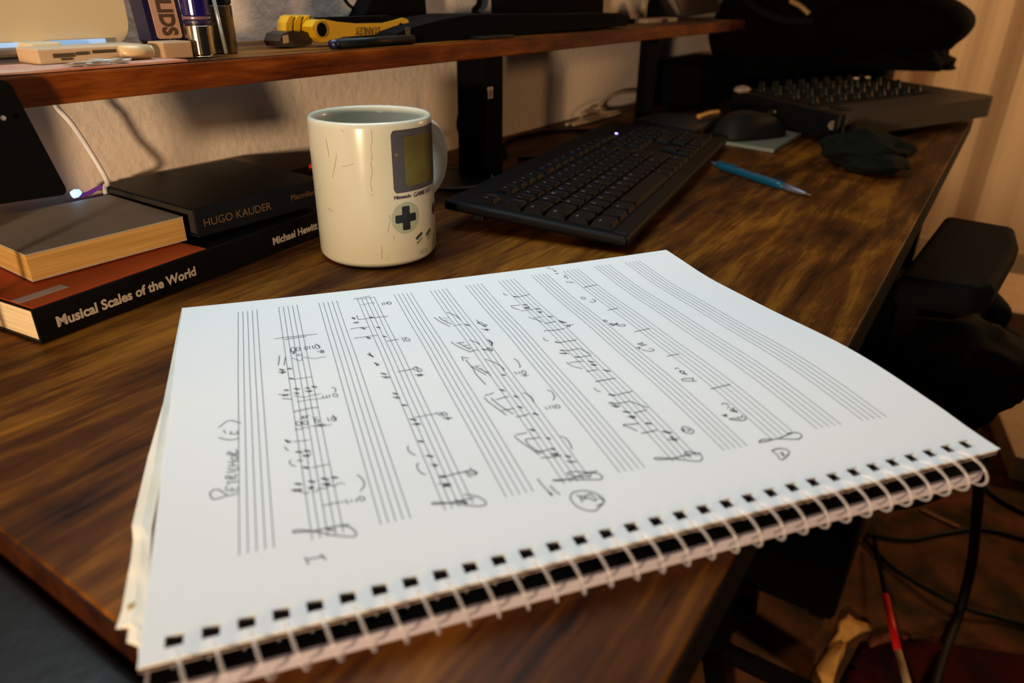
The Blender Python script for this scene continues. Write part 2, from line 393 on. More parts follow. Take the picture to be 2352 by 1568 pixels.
# ---- handwriting; each block: origin and scale of its zoom, then strokes  (n normal, t thin, b bold, e ellipse cx,cy,rx,ry)
INK = {
'A': (620, 740, 6.03, """n 62,230 180,215 320,200 460,183 650,165;n 200,243 320,222 505,198;n 112,600 125,550 130,465;n 195,597 205,555 212,490;
e 318,378 30,30;e 390,372 28,24;n 270,410 370,410;n 315,425 335,440 330,400;n 360,460 440,460;n 395,435 400,455;n 440,430 445,455;n 300,425 345,430;
t 300,497 340,505 400,532 435,528 450,490 445,470;t 465,488 530,492 600,505 660,500 720,482 780,480;e 500,358 22,22;n 545,330 555,370;n 585,325 605,370;
e 655,340 35,26;n 635,300 700,350;n 645,405 760,398;n 685,420 750,420;n 710,380 715,425;n 735,390 745,430;b 235,640 270,642 305,650;b 125,650 200,668;
n 115,687 225,697;n 150,705 200,690;n 165,712 215,680;n 175,675 185,710;b 262,775 300,782 330,790;t 330,790 430,776 580,757;b 190,940 268,945;b 330,918 412,930;
b 490,908 557,918;b 575,888 655,903;n 115,1000 275,1005;n 165,1022 250,1012;n 185,1000 200,1025;n 235,995 245,1020;n 330,975 410,985;n 345,995 400,990;
n 370,965 380,995;n 480,953 590,957;n 510,965 580,945;n 535,940 545,970;n 555,945 560,968;t 330,1020 400,1030 480,1038 560,1020 630,1003 715,992;
n 170,1057 310,1067;t 375,1105 500,1080 650,1063 790,1048;n 850,903 890,910 912,940 900,968;n 730,1020 740,1052;n 780,1015 795,1050;n 820,1005 830,1045;
e 905,1012 35,22;n 328,1240 420,1220 560,1190 672,1180;n 405,1338 520,1325;n 440,1310 550,1293;n 450,1300 460,1335;n 505,1295 515,1325;e 398,1405 42,25;
e 490,1395 42,22;t 340,1475 390,1488 430,1480 445,1462 540,1462;t 580,1328 663,1310;e 650,1370 35,22;n 795,1325 822,1375;e 885,1340 35,28;n 870,1285 910,1365;
b 650,1420 700,1424 770,1415;t 560,1440 640,1438 720,1443 800,1428 858,1415;n 625,1335 620,1380"""),
'B': (620, 980, 5.6, """b 200,165 215,185 275,200;n 230,180 235,212;t 300,192 450,178 500,170;n 190,255 205,285 240,308;b 328,322 422,330;b 436,308 525,318;
n 420,362 500,385;n 430,385 540,350;n 480,355 505,390;n 440,360 445,390;t 345,435 430,437;t 370,425 380,445;t 395,425 400,445;n 265,430 252,465 285,495 335,512;
b 418,518 460,525 505,538;t 540,527 600,515 775,480;b 315,732 365,738 415,745;b 490,700 585,712;b 655,662 710,674 760,685;b 782,650 830,655 878,660;
n 270,815 420,805;n 300,830 410,820;n 325,800 330,838;n 375,795 380,838;n 480,785 570,775;n 500,800 560,790;n 520,770 525,805;n 545,765 550,800;
n 660,742 780,730;n 700,755 775,745;n 725,720 735,760;n 690,735 770,725;t 380,835 430,850 480,860 500,830;t 540,820 600,838 620,795 640,790 730,795 745,755 840,765 870,730 910,722 965,742;
n 1120,622 1170,655 1210,715 1205,770 1160,830;t 685,1015 780,992 960,962;n 975,940 1005,995;n 1040,940 1055,970;n 1110,925 1115,970;e 1180,925 42,25;
n 285,1350 330,1330 430,1330 530,1345 640,1360 740,1382 860,1400 1050,1415 1100,1405 1110,1375 1080,1330 1020,1290 950,1275 870,1280 760,1300 650,1325 530,1345 430,1352 330,1362 285,1350;
n 735,1300 760,1325 850,1335;n 740,1315 790,1310;n 900,1270 1015,1262"""),
'C': (800, 660, 6.535, """n 78,175 200,155 325,128;t 125,187 385,147;t 185,262 400,228;n 508,232 518,268;n 530,225 550,262;n 565,222 580,250;e 615,235 30,18;
b 52,450 105,480;n 65,470 100,452;n 125,422 150,480;n 145,485 300,465 470,445 595,430;n 70,525 165,528;n 80,540 155,520;n 125,515 130,545;n 320,438 380,455 345,455 320,438;
n 25,628 130,607 200,603 305,597;b 175,605 215,612 260,630;b 420,595 485,610;n 88,765 250,742 435,718;b 270,745 300,755 340,768;n 300,778 290,750;b 515,730 580,745;
n 575,808 680,790 760,778;n 800,752 848,815;n 845,750 870,800 930,798 890,762 845,750;b 285,1000 340,1022 380,1048;n 315,975 340,1030;b 388,1130 465,1170;n 425,1180 430,1150;
b 485,1285 530,1298 580,1310;n 495,1340 635,1350;n 535,1360 600,1345;n 560,1335 570,1368;n 595,1335 605,1365;n 742,1268 900,1240 980,1225;e 1040,1232 68,26;n 1010,1188 1065,1272;
n 995,1312 1140,1312;n 1030,1330 1110,1318;n 1050,1300 1065,1340;n 1085,1295 1100,1335"""),
'D': (870, 880, 5.227, """b 163,118 232,135;n 165,165 260,178;n 190,180 250,168;n 215,155 225,190;b 268,258 345,272;b 368,430 458,445;t 425,412 560,388 700,365;n 683,350 750,398;
n 725,348 780,392;e 790,370 35,16;n 760,415 885,418;n 800,432 870,420;n 825,405 835,443;n 392,490 505,492;n 420,500 480,480;n 450,475 455,510;b 440,488 500,495;b 468,692 542,708;
n 352,755 348,790 380,835 440,865;b 565,870 610,875 658,882;n 615,975 715,992;n 650,995 700,975;n 665,970 680,1010;n 480,960 455,985 470,1035 510,1080 565,1100;
b 725,1115 770,1125 815,1130;b 735,1130 770,1118 810,1122;n 815,1115 890,1095 1110,1043;n 1035,1060 1075,1110 1112,1132;n 1060,1055 1120,1100 1170,1095 1175,1070 1130,1045;
n 1100,1012 1115,1050 1170,1085;n 710,1210 870,1215;n 770,1240 850,1230;n 780,1200 790,1250;n 805,1200 820,1245;n 835,1195 850,1245;n 775,1225 860,1222;
n 632,1450 650,1435 720,1432 860,1442 1000,1458 1100,1470 1200,1478 1260,1468 1288,1445 1260,1405 1190,1365 1110,1345 1020,1340;n 632,1450 660,1455 760,1448 860,1435 960,1415 1060,1392 1150,1378;
n 912,1398 940,1420 1060,1440 1040,1425 940,1410"""),
'E': (980, 700, 6.03, """n 100,175 200,240 325,300;n 168,165 220,210 350,270;t 215,185 310,178;t 235,217 300,212;t 260,255 285,248;t 370,290 430,280 490,268;n 275,105 330,120 410,155 470,212;
b 527,268 600,292;n 690,208 735,260 820,295 830,280 790,265 740,240 705,250 760,275 820,312;n 755,335 880,348;n 800,355 850,335;n 820,330 845,365;b 860,495 895,520 905,535 900,568;
n 820,480 870,492 895,520;n 333,515 450,585 605,655;n 435,525 520,575 610,620;n 410,530 525,520;t 500,565 600,558;t 550,600 630,592;n 600,655 660,632 720,625;n 592,485 660,510 710,530 728,555;
b 762,612 828,630;e 872,618 42,20;n 840,600 905,635;n 510,775 485,725 520,730 585,743;n 540,762 600,835 655,905 670,945 760,1045 820,1108;n 620,850 720,915 825,975;n 665,850 770,905 880,965;
t 680,850 745,842;t 730,888 780,882;t 800,940 870,925;t 870,990 900,985;n 815,757 925,792 985,825 1060,880 1075,925;b 1030,965 1095,980;n 1205,745 1260,782 1295,850 1280,870;
n 1210,928 1258,965;n 1265,928 1300,955;e 1345,935 35,20;n 1310,975 1415,978;n 1345,985 1380,1000;n 1355,960 1375,975;b 1005,1170 1085,1195;n 800,1258 870,1240 930,1218;
n 795,1283 860,1350 950,1415 1105,1530;n 890,1292 1000,1385 1200,1515;n 960,1317 1060,1285 1135,1275;n 1040,1465 1120,1450 1210,1435;b 1203,1258 1275,1287;b 1253,1405 1330,1430;n 1328,1218 1420,1255 1465,1300 1485,1355"""),
'F': (1100, 860, 4.9, """n 415,478 510,462 560,442;b 600,435 668,455;n 765,175 820,195 850,250 835,292;n 742,370 778,395;n 785,355 810,385;n 815,348 860,385;e 885,360 30,16;b 568,615 638,638;
n 415,675 480,668 540,655;n 398,688 440,735 540,805 640,875 680,905;n 685,710 600,722 525,732 560,790 640,850 715,892;n 630,868 720,862 785,848;b 752,710 810,728;b 798,832 862,848;
n 695,940 800,932 930,912;n 800,890 910,905;n 830,905 880,890;n 845,880 860,930;n 870,880 880,925;b 965,915 1040,932;n 985,975 1100,985;n 1010,990 1080,978;n 1035,970 1045,1005;
n 915,697 970,715 1020,770 1048,840;n 658,1175 720,1255 790,1325;b 785,1325 828,1365;n 800,1250 850,1305 912,1355;b 825,1190 900,1192 1000,1180;
n 1000,1182 1100,1185 1330,1185 1380,1175 1388,1155 1350,1120 1260,1105 1120,1095 1020,1100 995,1118 1050,1140 1130,1155 1240,1150 1262,1128 1240,1110;n 1000,1182 1100,1152 1200,1115 1335,1088;
n 1150,1308 1080,1320 1035,1355 1030,1400 1080,1465 1160,1515 1270,1538 1320,1528 1370,1480 1410,1430 1380,1380 1300,1335 1220,1312 1150,1308;
n 1095,1350 1150,1400 1160,1440;n 1130,1370 1200,1365 1250,1340;n 1250,1340 1300,1385 1320,1415 1290,1420 1240,1385;n 1150,1400 1250,1390;n 1190,1370 1200,1400;n 1340,1380 1415,1430;n 1320,1480 1400,1450"""),
'G': (1140, 650, 6.818, """n 110,155 130,180 175,193;b 262,205 300,214 340,218;n 340,218 430,198 515,180;b 412,335 490,350;n 370,345 300,352 232,357 280,395 365,420;b 430,385 480,392 530,390;n 440,400 520,370;n 460,370 500,405;
n 380,437 480,425 590,410;b 605,400 690,412;n 632,452 722,455;n 660,462 715,450;n 680,440 700,470;n 505,530 560,555;t 570,550 650,538 735,525;n 570,560 650,580 720,615;b 790,515 888,535;
n 755,635 850,618 935,600;b 975,585 1050,612 1100,622;n 980,605 1060,630;n 1075,660 1210,653;n 1090,685 1165,680;n 1110,662 1120,680;n 1150,658 1140,680;n 750,760 770,745 900,740 1065,713;
n 740,853 750,885 780,900 815,907;b 912,920 950,928 990,937;n 990,937 1080,915 1230,895 1250,885;b 990,1048 1080,1065;n 1080,1065 1200,1045 1300,1025 1380,1065 1480,1110;n 985,1098 1145,1107;
n 1020,1110 1110,1090;n 1060,1090 1080,1118;b 1225,1152 1300,1163;n 1300,1163 1400,1145 1495,1130;n 1145,1248 1250,1235 1360,1223;n 1100,1240 1150,1280 1230,1315 1350,1340;b 1432,1225 1535,1240;
b 1475,1280 1575,1285;n 1520,1265 1550,1300;n 1405,1387 1500,1370 1595,1353;b 1668,1362 1730,1372 1790,1385;n 1550,1548 1700,1520 1865,1490;e 1360,237 38,15;n 1490,252 1535,262 1552,285 1520,300 1455,292;
n 1378,68 1480,45 1580,25;n 1738,428 1910,390"""),
'H': (1240, 590, 5.6, """n 85,145 105,150 130,133;n 135,155 145,160;n 160,150 165,165;n 180,165 190,190 215,175;n 195,215 235,210 215,220;t 290,230 330,235 310,265 345,250 350,280 370,270;t 335,325 345,318 380,318 425,325;
t 340,330 450,333;t 400,320 410,335;t 568,390 740,357;e 842,822 25,8;n 880,855 935,880;n 895,870 940,855;n 910,850 930,885;n 935,880 990,850 985,865 940,885;
n 985,870 1080,870 1095,885 1060,893 1010,885 990,870;n 1213,965 1310,942 1415,920;n 1290,1098 1330,1110 1290,1115 1260,1120 1380,1135;n 1290,1145 1370,1130;n 1225,1165 1310,1175;n 1270,1155 1285,1190;
n 1310,1195 1400,1213 1460,1205 1465,1190 1400,1175;n 1630,1280 1792,1245"""),
'I': (1520, 820, 5.808, """n 175,160 195,147 235,155;n 240,180 255,205 235,190 290,185 300,210;n 250,215 345,235;n 270,205 330,225;n 265,300 300,288 430,283;n 265,300 290,318 400,322 468,320;n 405,285 425,322;
n 650,428 780,395 915,365;n 800,635 830,612 890,640 870,625;n 870,680 905,662;b 905,710 1020,735;n 920,700 960,680 960,720 1000,715;n 1070,772 1060,810 1000,800;n 895,825 980,845 1060,848 1115,835 1120,808 1085,795;
n 895,825 1000,820 1040,835;n 795,772 880,795;n 820,790 870,765;n 840,760 855,800;e 345,975 85,38;b 258,965 310,995;n 300,1000 290,960;n 320,960 380,975 350,990;n 75,1100 225,1090;n 110,1060 205,1125;
n 140,1050 150,1120;b 130,1080 195,1110;b 0,992 132,1015;n 1290,1140 1330,1105 1420,1095 1460,1105 1380,1130 1300,1140;n 1440,1105 1560,1085 1680,1035 1740,1015;b 1680,1030 1720,1015;
n 1700,1015 1800,1010 1860,1040 1850,1080 1780,1098 1560,1090;n 1465,1248 1560,1220 1650,1230 1700,1280 1600,1375 1540,1310 1465,1248;n 1570,1280 1650,1310;n 1600,1260 1620,1330"""),
'J': (1340, 860, 6.533, """n 182,108 480,55;n 152,203 200,240 262,262;b 370,297 430,310 495,318;n 512,307 600,282 730,255;b 375,422 480,440;n 480,440 600,420 700,403;n 410,465 545,470;n 440,475 500,495;n 470,455 500,490 540,475;
b 585,553 712,572;n 725,408 840,458 970,502;n 755,578 850,555 948,537;n 655,638 790,630;n 690,620 770,665;n 730,615 740,665;b 700,640 775,645;n 835,737 700,750 593,758 700,800 808,848;
b 925,730 970,735 1030,742;n 862,885 980,862 1105,833;b 1180,855 1260,866 1330,882;n 1062,1265 1080,1250 1200,1252 1330,1265 1480,1280 1620,1298 1740,1300 1780,1270 1775,1225 1720,1190 1650,1170 1580,1158 1530,1165 1522,1190 1560,1220 1615,1240;
n 1062,1268 1100,1280 1220,1275 1330,1262 1460,1230 1570,1205 1700,1185 1765,1180"""),
'K': (200, 1200, 3.36, """n 1680,265 1695,295 1710,325;n 1700,285 1830,262;n 1800,245 1845,290"""),
'P': (470, 940, 6.533, """p 210,275 260,235 330,180 400,172 470,185 550,212;p 285,310 315,365;p 365,370 515,372;p 390,330 400,368;p 480,325 510,368;p 210,425 300,452 400,460 480,445 515,420;
p 345,680 345,650 380,640 400,670 400,690;p 350,680 515,680;p 400,670 490,655 470,600;p 400,730 420,755 470,755 495,730 470,705 420,705 400,730;p 345,795 505,780;p 355,845 490,850;p 415,795 430,850;
p 490,870 515,890 490,905 380,900 355,880;p 330,945 470,938;p 320,1040 480,1045;p 320,1040 320,1005 370,1000 390,1040;p 390,1030 475,1000 460,980;p 350,1080 350,1130;p 350,1100 510,1085;
p 330,1150 330,1210 500,1215 500,1160;p 410,1170 415,1212;p 90,1300 80,1260 130,1210 200,1205 260,1240 330,1290 230,1330 130,1350 90,1300;p 330,1300 500,1265"""),
}
WID = {'n': 0.00040, 't': 0.00028, 'b': 0.00095, 'e': 0.00038, 'p': 0.00050}
for key, (ox, oy, sc, txt) in INK.items():
    V = []; Fc = []
    for s in txt.replace('\n', '').split(';'):
        s = s.strip()
        if not s: continue
        typ = s[0]; pts = [tuple(float(a) for a in q.split(',')) for q in s[1:].split()]
        if typ == 'e':
            (cx, cy), (rx, ry) = pts; rot = 0.35
            pts = [(cx+rx*math.cos(a)*math.cos(rot)-ry*math.sin(a)*math.sin(rot), cy+rx*math.cos(a)*math.sin(rot)+ry*math.sin(a)*math.cos(rot)) for a in [2*PI*k/14 for k in range(15)]]
        else:
            if typ == 'b' and len(pts) == 2: pts = [pts[0], ((pts[0][0]+pts[1][0])/2, (pts[0][1]+pts[1][1])/2), pts[1]]
            if len(pts) > 2: pts = [(p.x, p.y) for p in smoothpts([(a, b, 0) for a, b in pts], 4)]
        ribbon([pg(ox+x/sc, oy+y/sc) for x, y in pts], WID[typ], V, Fc, 0.00013, taper=(typ == 'b'))
    o = obj('handwriting', (V, Fc), M_PENCIL if key == 'P' else M_INK, nb)
    if key == 'P': tag(o, 'handwritten title Petrichor (E) along the first staff')

# ================================================================== MUG
MX, MY, MR, MH = 0.3098, 0.3286, 0.0428, 0.1005
mug = thing('coffee_mug', 'white ceramic mug with grey handheld game console print and brown cracks', 'mug', (MX, MY, 0))
pr = [(0, 0.0012), (0.030, 0.0012), (0.0325, 0.0001), (0.0355, 0.0001)]
for k in range(7): a = PI/2*k/6; pr.append((MR-0.0055+0.0055*math.sin(a)-0.0012*(1-k/6), 0.0058-0.0055*math.cos(a)))
pr += [(MR, 0.03), (MR, 0.06), (MR, MH-0.004), (MR-0.0004, MH-0.0016), (MR-0.0017, MH), (MR-0.0030, MH-0.0012), (MR-0.0036, MH-0.005), (MR-0.0038, 0.05), (MR-0.0040, 0.012), (MR-0.008, 0.0062), (0, 0.0055)]
obj('cup_body', lathe(pr, (MX, MY, 0), 96), M_CERAMIC, mug, smooth=True)
ha = math.radians(-3)
hp = [(MR-0.002, 0.0865), (MR+0.008, 0.0885), (MR+0.020, 0.0840), (MR+0.0275, 0.072), (MR+0.0285, 0.058), (MR+0.024, 0.045), (MR+0.013, 0.0355), (MR-0.002, 0.0315)]
obj('handle', tube([(MX+r*math.cos(ha), MY+r*math.sin(ha), z) for r, z in hp], 0.0066, 14, sm=8, flat=0.55, up=Vector((-math.sin(ha), math.cos(ha), 0)).cross(Vector((0, 0, 1)))), M_CERAMIC, mug, smooth=True) if False else None
def handle_mesh():
    P = smoothpts([(r, 0, z) for r, z in hp], 8); bm = bmesh.new(); rings = []
    for i, p in enumerate(P):
        d = (P[min(i+1, len(P)-1)]-P[max(i-1, 0)]).normalized(); nrm = Vector((-d.z, 0, d.x)); side = Vector((0, 1, 0))
        ring = []
        for k in range(16):
            a = 2*PI*k/16; q = p + side*math.cos(a)*0.0070 + nrm*math.sin(a)*0.0040
            ring.append(bm.verts.new((MX+q.x*math.cos(ha)-q.y*math.sin(ha), MY+q.x*math.sin(ha)+q.y*math.cos(ha), q.z)))
        rings.append(ring)
    for a, b in zip(rings, rings[1:]):
        for k in range(16): bm.faces.new((a[k], a[(k+1) % 16], b[(k+1) % 16], b[k]))
    bmesh.ops.recalc_face_normals(bm, faces=bm.faces[:]); return bm
obj('handle', handle_mesh(), M_CERAMIC, mug, smooth=True)
DEG = PI/180
def cylp(s, z, off=0.00025): a = s/MR; return Vector((MX+(MR+off)*math.cos(a), MY+(MR+off)*math.sin(a), z))
def ang(d): return d*DEG*MR
def cyl_shape(cols, m, name, off=0.00025, label=None):
    """cols: list of (s, zlo, zhi) columns"""
    V = []; Fc = []
    for s, a, b in cols: V += [tuple(cylp(s, a, off)), tuple(cylp(s, b, off))]
    for i in range(len(cols)-1): Fc.append((2*i, 2*i+2, 2*i+3, 2*i+1))
    o = obj(name, (V, Fc), m, mug, smooth=True)
    if label: tag(o, label)
    return o
def rrect(s0, s1, z0, z1, r, n=40, r2=None):
    cols = []; r2 = r if r2 is None else r2
    for i in range(n+1):
        t = i/n; s = s0+(s1-s0)*t; dl = s-s0; dr = s1-s; c = 0; c2 = 0
        if dl < r: c = c2 = r-math.sqrt(max(0, r*r-(r-dl)**2))
        if dr < r: c = r-math.sqrt(max(0, r*r-(r-dr)**2)); c2 = c
        if dr < r2 and r2 > r: c2 = r2-math.sqrt(max(0, r2*r2-(r2-dr)**2))
        cols.append((s, z0+c2, z1-c))
    return cols
M_BEZEL = mat('print_grey', (0.060, 0.056, 0.064), 0.35); M_SCREEN = mat('print_olive', (0.11, 0.10, 0.018), 0.35, col2=(0.08, 0.055, 0.012), scale=60)
M_DARKP = mat('print_black', (0.008, 0.009, 0.010), 0.4); M_PALE = mat('print_pale_green', (0.36, 0.40, 0.30), 0.35)
M_MAROON = mat('print_maroon', (0.12, 0.02, 0.03), 0.35); M_PILL = mat('print_green_grey', (0.055, 0.075, 0.06), 0.35); M_TXT = mat('print_text', (0.05, 0.035, 0.075), 0.4)
cyl_shape(rrect(ang(-119), ang(-56), 0.0537, 0.0953, 0.0028, r2=0.009), M_BEZEL, 'screen_bezel_print', label='grey bezel print of the console screen')
cyl_shape(rrect(ang(-107), ang(-68), 0.0575, 0.0905, 0.0004), M_SCREEN, 'screen_print', 0.00035, 'olive green screen print')
cyl_shape(rrect(ang(-114.6)-0.0011, ang(-114.6)+0.0011, 0.0785, 0.0805, 0.0010, 12), mat('print_amber', (0.22, 0.11, 0.03), 0.4), 'lamp_dot_print', 0.00035)
cyl_shape(rrect(ang(-108.4)-0.0110, ang(-108.4)+0.0110, 0.0246, 0.0468, 0.0109, 40), M_PALE, 'pad_disc_print', label='pale green disc behind the cross pad')
cyl_shape(rrect(ang(-108.4)-0.0082, ang(-108.4)+0.0082, 0.0328, 0.0386, 0.0009, 24), M_DARKP, 'cross_pad_print', 0.0004)
cyl_shape(rrect(ang(-108.4)-0.0030, ang(-108.4)+0.0030, 0.0273, 0.0443, 0.0009, 16), M_DARKP, 'cross_pad_print', 0.0004)
cyl_shape(rrect(ang(-63.0)-0.0044, ang(-63.0)+0.0044, 0.0306, 0.0394, 0.0043, 24), M_MAROON, 'round_button_print')
cyl_shape(rrect(ang(-46)-0.0044, ang(-46)+0.0044, 0.034, 0.0428, 0.0043, 24), M_MAROON, 'round_button_print')
def pill(sc_, zc, m, nm, L=0.0036, r=0.0013):
    a = 0.5; V = [];
    for k in range(28):
        t = 2*PI*k/28; x = (L-r)*(1 if math.cos(t) > 0 else -1) + r*math.cos(t); y = r*math.sin(t)
        V.append(tuple(cylp(sc_+x*math.cos(a)-y*math.sin(a), zc+x*math.sin(a)+y*math.cos(a), 0.00035)))
    obj(nm, (V, [tuple(range(28))]), m, mug)
pill(ang(-94.4), 0.0206, M_PILL, 'pill_button_print'); pill(ang(-80), 0.0206, M_PILL, 'pill_button_print')
def ctext(s, size, s0, z0, m, rot=0.0, **k):
    f = lambda x, y: cylp(s0+x*math.cos(rot)-y*math.sin(rot), z0+x*math.sin(rot)+y*math.cos(rot), 0.0004)
    obj('lettering', text_mesh(s, size, f, **k), m, mug)
ctext('Nintendo', 0.0034, ang(-119.5), 0.0498, M_TXT, bold=0.00012); ctext('GAME BOY', 0.0047, ang(-99.5), 0.0493, M_TXT, bold=0.00005, shear=0.15, space=0.9)
ctext('SELECT', 0.0020, ang(-97.5), 0.0150, M_TXT, 0.5, bold=0.00004); ctext('START', 0.0020, ang(-82), 0.0153, M_TXT, 0.5, bold=0.00004)
for k in range(5):
    V = []
    s0 = ang(-72)+k*0.0021
    for (dx, dy) in ((0, 0), (0.0011, 0), (0.0071, 0.010), (0.006, 0.010)): V.append(tuple(cylp(s0+dx, 0.0075+dy, 0.00035)))
    obj('speaker_slot_print', (V, [(0, 1, 2, 3)]), M_PALE, mug)
cyl_shape(rrect(ang(-91.5)-0.0022, ang(-87)+0.0025, 0.0060, 0.0098, 0.0006, 10), M_PALE, 'grey_patch_print')
def cyl_hit(px, py):
    d = ray(px, py); a = d.x**2+d.y**2; b = 2*(d.x*(CP.x-MX)+d.y*(CP.y-MY)); c = (CP.x-MX)**2+(CP.y-MY)**2-MR**2
    D = max(0, b*b-4*a*c); t = (-b-D**.5)/(2*a); P = CP+d*t; return math.atan2(P.y-MY, P.x-MX)*MR, P.z
CR = ["755,290 765,380 752,440 765,520 752,580 765,650 750,740 765,820", "748,845 775,862", "460,490 450,580 425,700", "368,370 385,450 395,520", "505,605 560,600 610,575", "385,960 430,990", "500,290 520,310",
      "925,1025 910,1035 922,1055", "918,1055 910,1110 900,1170", "845,1290 848,1400", "895,1385 900,1398", "905,1355 915,1362", "805,1355 815,1365", "1262,1030 1268,1070", "898,450 900,460", "945,1200 955,1240"]
V = []; Fc = []
for s in CR:
    pts = [tuple(float(a) for a in q.split(',')) for q in s.split()]; pts = [(p.x, p.y) for p in smoothpts([(a, b, 0) for a, b in pts], 4)]
    Q = [Vector(cyl_hit(650+x/3.734, 220+y/3.734)) for x, y in pts]; base = len(V)
    for i, q in enumerate(Q):
        d = (Q[min(i+1, len(Q)-1)]-Q[max(i-1, 0)]).normalized(); nn = Vector((-d.y, d.x))*0.00014*(0.6+0.7*random.random())
        for sg in (-1, 1): V.append(tuple(cylp(q.x+nn.x*sg, q.y+nn.y*sg, 0.0002)))
    for i in range(len(Q)-1): a = base+2*i; Fc.append((a, a+2, a+3, a+1))
tag(obj('glaze_cracks', (V, Fc), M_STAIN, mug), 'thin brown cracks and stains in the glaze')

# ================================================================== KEYBOARD
KX, KY, KT = 0.410, 0.1716, 0.1626
kb = thing('keyboard', 'full-size black computer keyboard between the mug and the blue pen', 'keyboard', (KX, KY, 0.0), KT)
KW, KD = 0.459, 0.157
tilt = math.atan2(0.011, KD); KM = Matrix.Translation((0, 0, 0.0045)) @ Matrix.Rotation(tilt, 4, 'X')
def kbox(x0, x1, y0, y1, z0, z1, bev, seg=2): return bx(x0, x1, y0, y1, z0, z1, bev=bev, seg=seg, M=KM)
bm = bmesh.new()
# case: wedge with lip
box(bm, 0, KW, 0, KD, 0.0, 0.0085, bev=0.003, seg=3, M=KM)
obj('case', bm, M_KBASE, kb, local=True, smooth=False)
obj('palm_lip', kbox(0.006, KW-0.006, 0.001, 0.0135, 0.0075, 0.0098, 0.0012), M_KBASE, kb, local=True)
obj('foot', bx(0.03, 0.06, 0.135, 0.145, 0.0002, 0.016, bev=0.001), M_BLACK, kb, local=True); obj('foot', bx(KW-0.06, KW-0.03, 0.135, 0.145, 0.0002, 0.016, bev=0.001), M_BLACK, kb, local=True)
obj('foot', bx(0.03, 0.06, 0.006, 0.016, 0.0002, 0.0062, bev=0.0008), M_BLACK, kb, local=True); obj('foot', bx(KW-0.06, KW-0.03, 0.006, 0.016, 0.0002, 0.0062, bev=0.0008), M_BLACK, kb, local=True)
UK = 0.0190; X0 = 0.009; keymesh = {}
def key(x, y, w=1.0, h=1.0, ch=None):
    k = (w, h)
    if k not in keymesh:
        bm = bmesh.new(); W = w*UK-0.0014; H = h*UK-0.0014; t = 0.0017; z0, z1 = 0.0, 0.0046
        b = [(0, 0), (W, 0), (W, H), (0, H)]
        lo = [bm.verts.new((a, c, z0)) for a, c in b]
        c8 = []
        r = 0.0013
        for a, c in ((t, t), (W-t, t), (W-t, H-t), (t, H-t)):
            sx = 1 if a == t else -1; sy = 1 if c == t else -1
            p1 = (a+r*sx, c, z1-0.0002); p2 = (a, c+r*sy, z1-0.0002)
            c8 += [p1, p2] if (sx*sy < 0) else [p2, p1]
        hi = [bm.verts.new(p) for p in c8]; bm.faces.new(lo[::-1])
        for i in range(4):
            j = (i+1) % 4; bm.faces.new((lo[i], lo[j], hi[2*j], hi[2*i+1])); bm.faces.new((lo[i], hi[2*i+1], hi[2*i]))
        inner = [bm.verts.new((v.co.x*0.82+W*0.09, v.co.y*0.82+H*0.09, z1-0.0007)) for v in hi]
        for i in range(8): bm.faces.new((hi[i], hi[(i+1) % 8], inner[(i+1) % 8], inner[i]))
        bm.faces.new(inner); bmesh.ops.recalc_face_normals(bm, faces=bm.faces[:])
        me = bpy.data.meshes.new('key'); bm.to_mesh(me); bm.free(); me.materials.append(M_KEY); keymesh[k] = me
    o = bpy.data.objects.new('key', keymesh[k]); C.objects.link(o); o.parent = kb
    o.matrix_basis = KM @ Matrix.Translation((X0+x*UK, 0.0155+y*UK, 0.0087))
    if ch:
        W = w*UK-0.0014; H = h*UK-0.0014
        V, Fc = text_mesh(ch, 0.0045 if len(ch) == 1 else 0.0026, lambda a, b: Vector((0.0035+a, H-0.0070+b, 0.00445)), res=1, bold=0.00006)
        l = obj('legend', (V, Fc), M_LEGEND, o, local=True)
gp = 0.35
yF, yN, yQ, yA, yZ, yS = 5.30, 4.0, 3.0, 2.0, 1.0, 0.0
key(0, yF, 1, 0.86, 'Esc')
for i in range(12): key(2+i+(i//4)*0.5, yF, 1, 0.86, 'F%d' % (i+1))
for i, c in enumerate('`1234567890-='): key(i, yN, 1, 1, c)
key(13, yN, 2, 1, 'Back')
key(0, yQ, 1.5, 1, 'Tab')
for i, c in enumerate('QWERTYUIOP[]'): key(1.5+i, yQ, 1, 1, c)
key(13.5, yQ, 1.5, 1, '\\'); key(0, yA, 1.75, 1, 'Caps')
for i, c in enumerate("ASDFGHJKL;'"): key(1.75+i, yA, 1, 1, c)
key(12.75, yA, 2.25, 1, 'Enter'); key(0, yZ, 1.25, 1, 'Shift'); key(1.25, yZ, 1, 1, '\\')
for i, c in enumerate('ZXCVBNM,./'): key(2.25+i, yZ, 1, 1, c)
key(12.25, yZ, 2.75, 1, 'Shift')
key(0, yS, 1.25, 1, 'Ctrl'); key(1.25, yS, 1.25, 1); key(2.5, yS, 1.25, 1, 'Alt'); key(3.75, yS, 6.25, 1); key(10, yS, 1.25, 1, 'Alt'); key(11.25, yS, 1.25, 1); key(12.5, yS, 1.25, 1); key(13.75, yS, 1.25, 1, 'Ctrl')
for i in range(3): key(15+gp+i, yF, 1, 0.86); key(15+gp+i, yN, 1, 1, ['Ins', 'Home', 'Pg'][i]); key(15+gp+i, yQ, 1, 1, ['Del', 'End', 'Pg'][i]); key(15+gp+i, yS, 1, 1)
key(16+gp, yZ)
NX = 18+2*gp
for i in range(4):
    key(NX+i, yN, 1, 1, ['Num', '/', '*', '-'][i])
for j, row in enumerate(('123', '456', '789')):
    for i in range(3): key(NX+i, 1.0+j, 1, 1, row[i])
key(NX, yS, 2, 1, '0'); key(NX+2, yS, 1, 1, '.'); key(NX+3, 2.0, 1, 2, '+'); key(NX+3, 0, 1, 2, 'Enter')
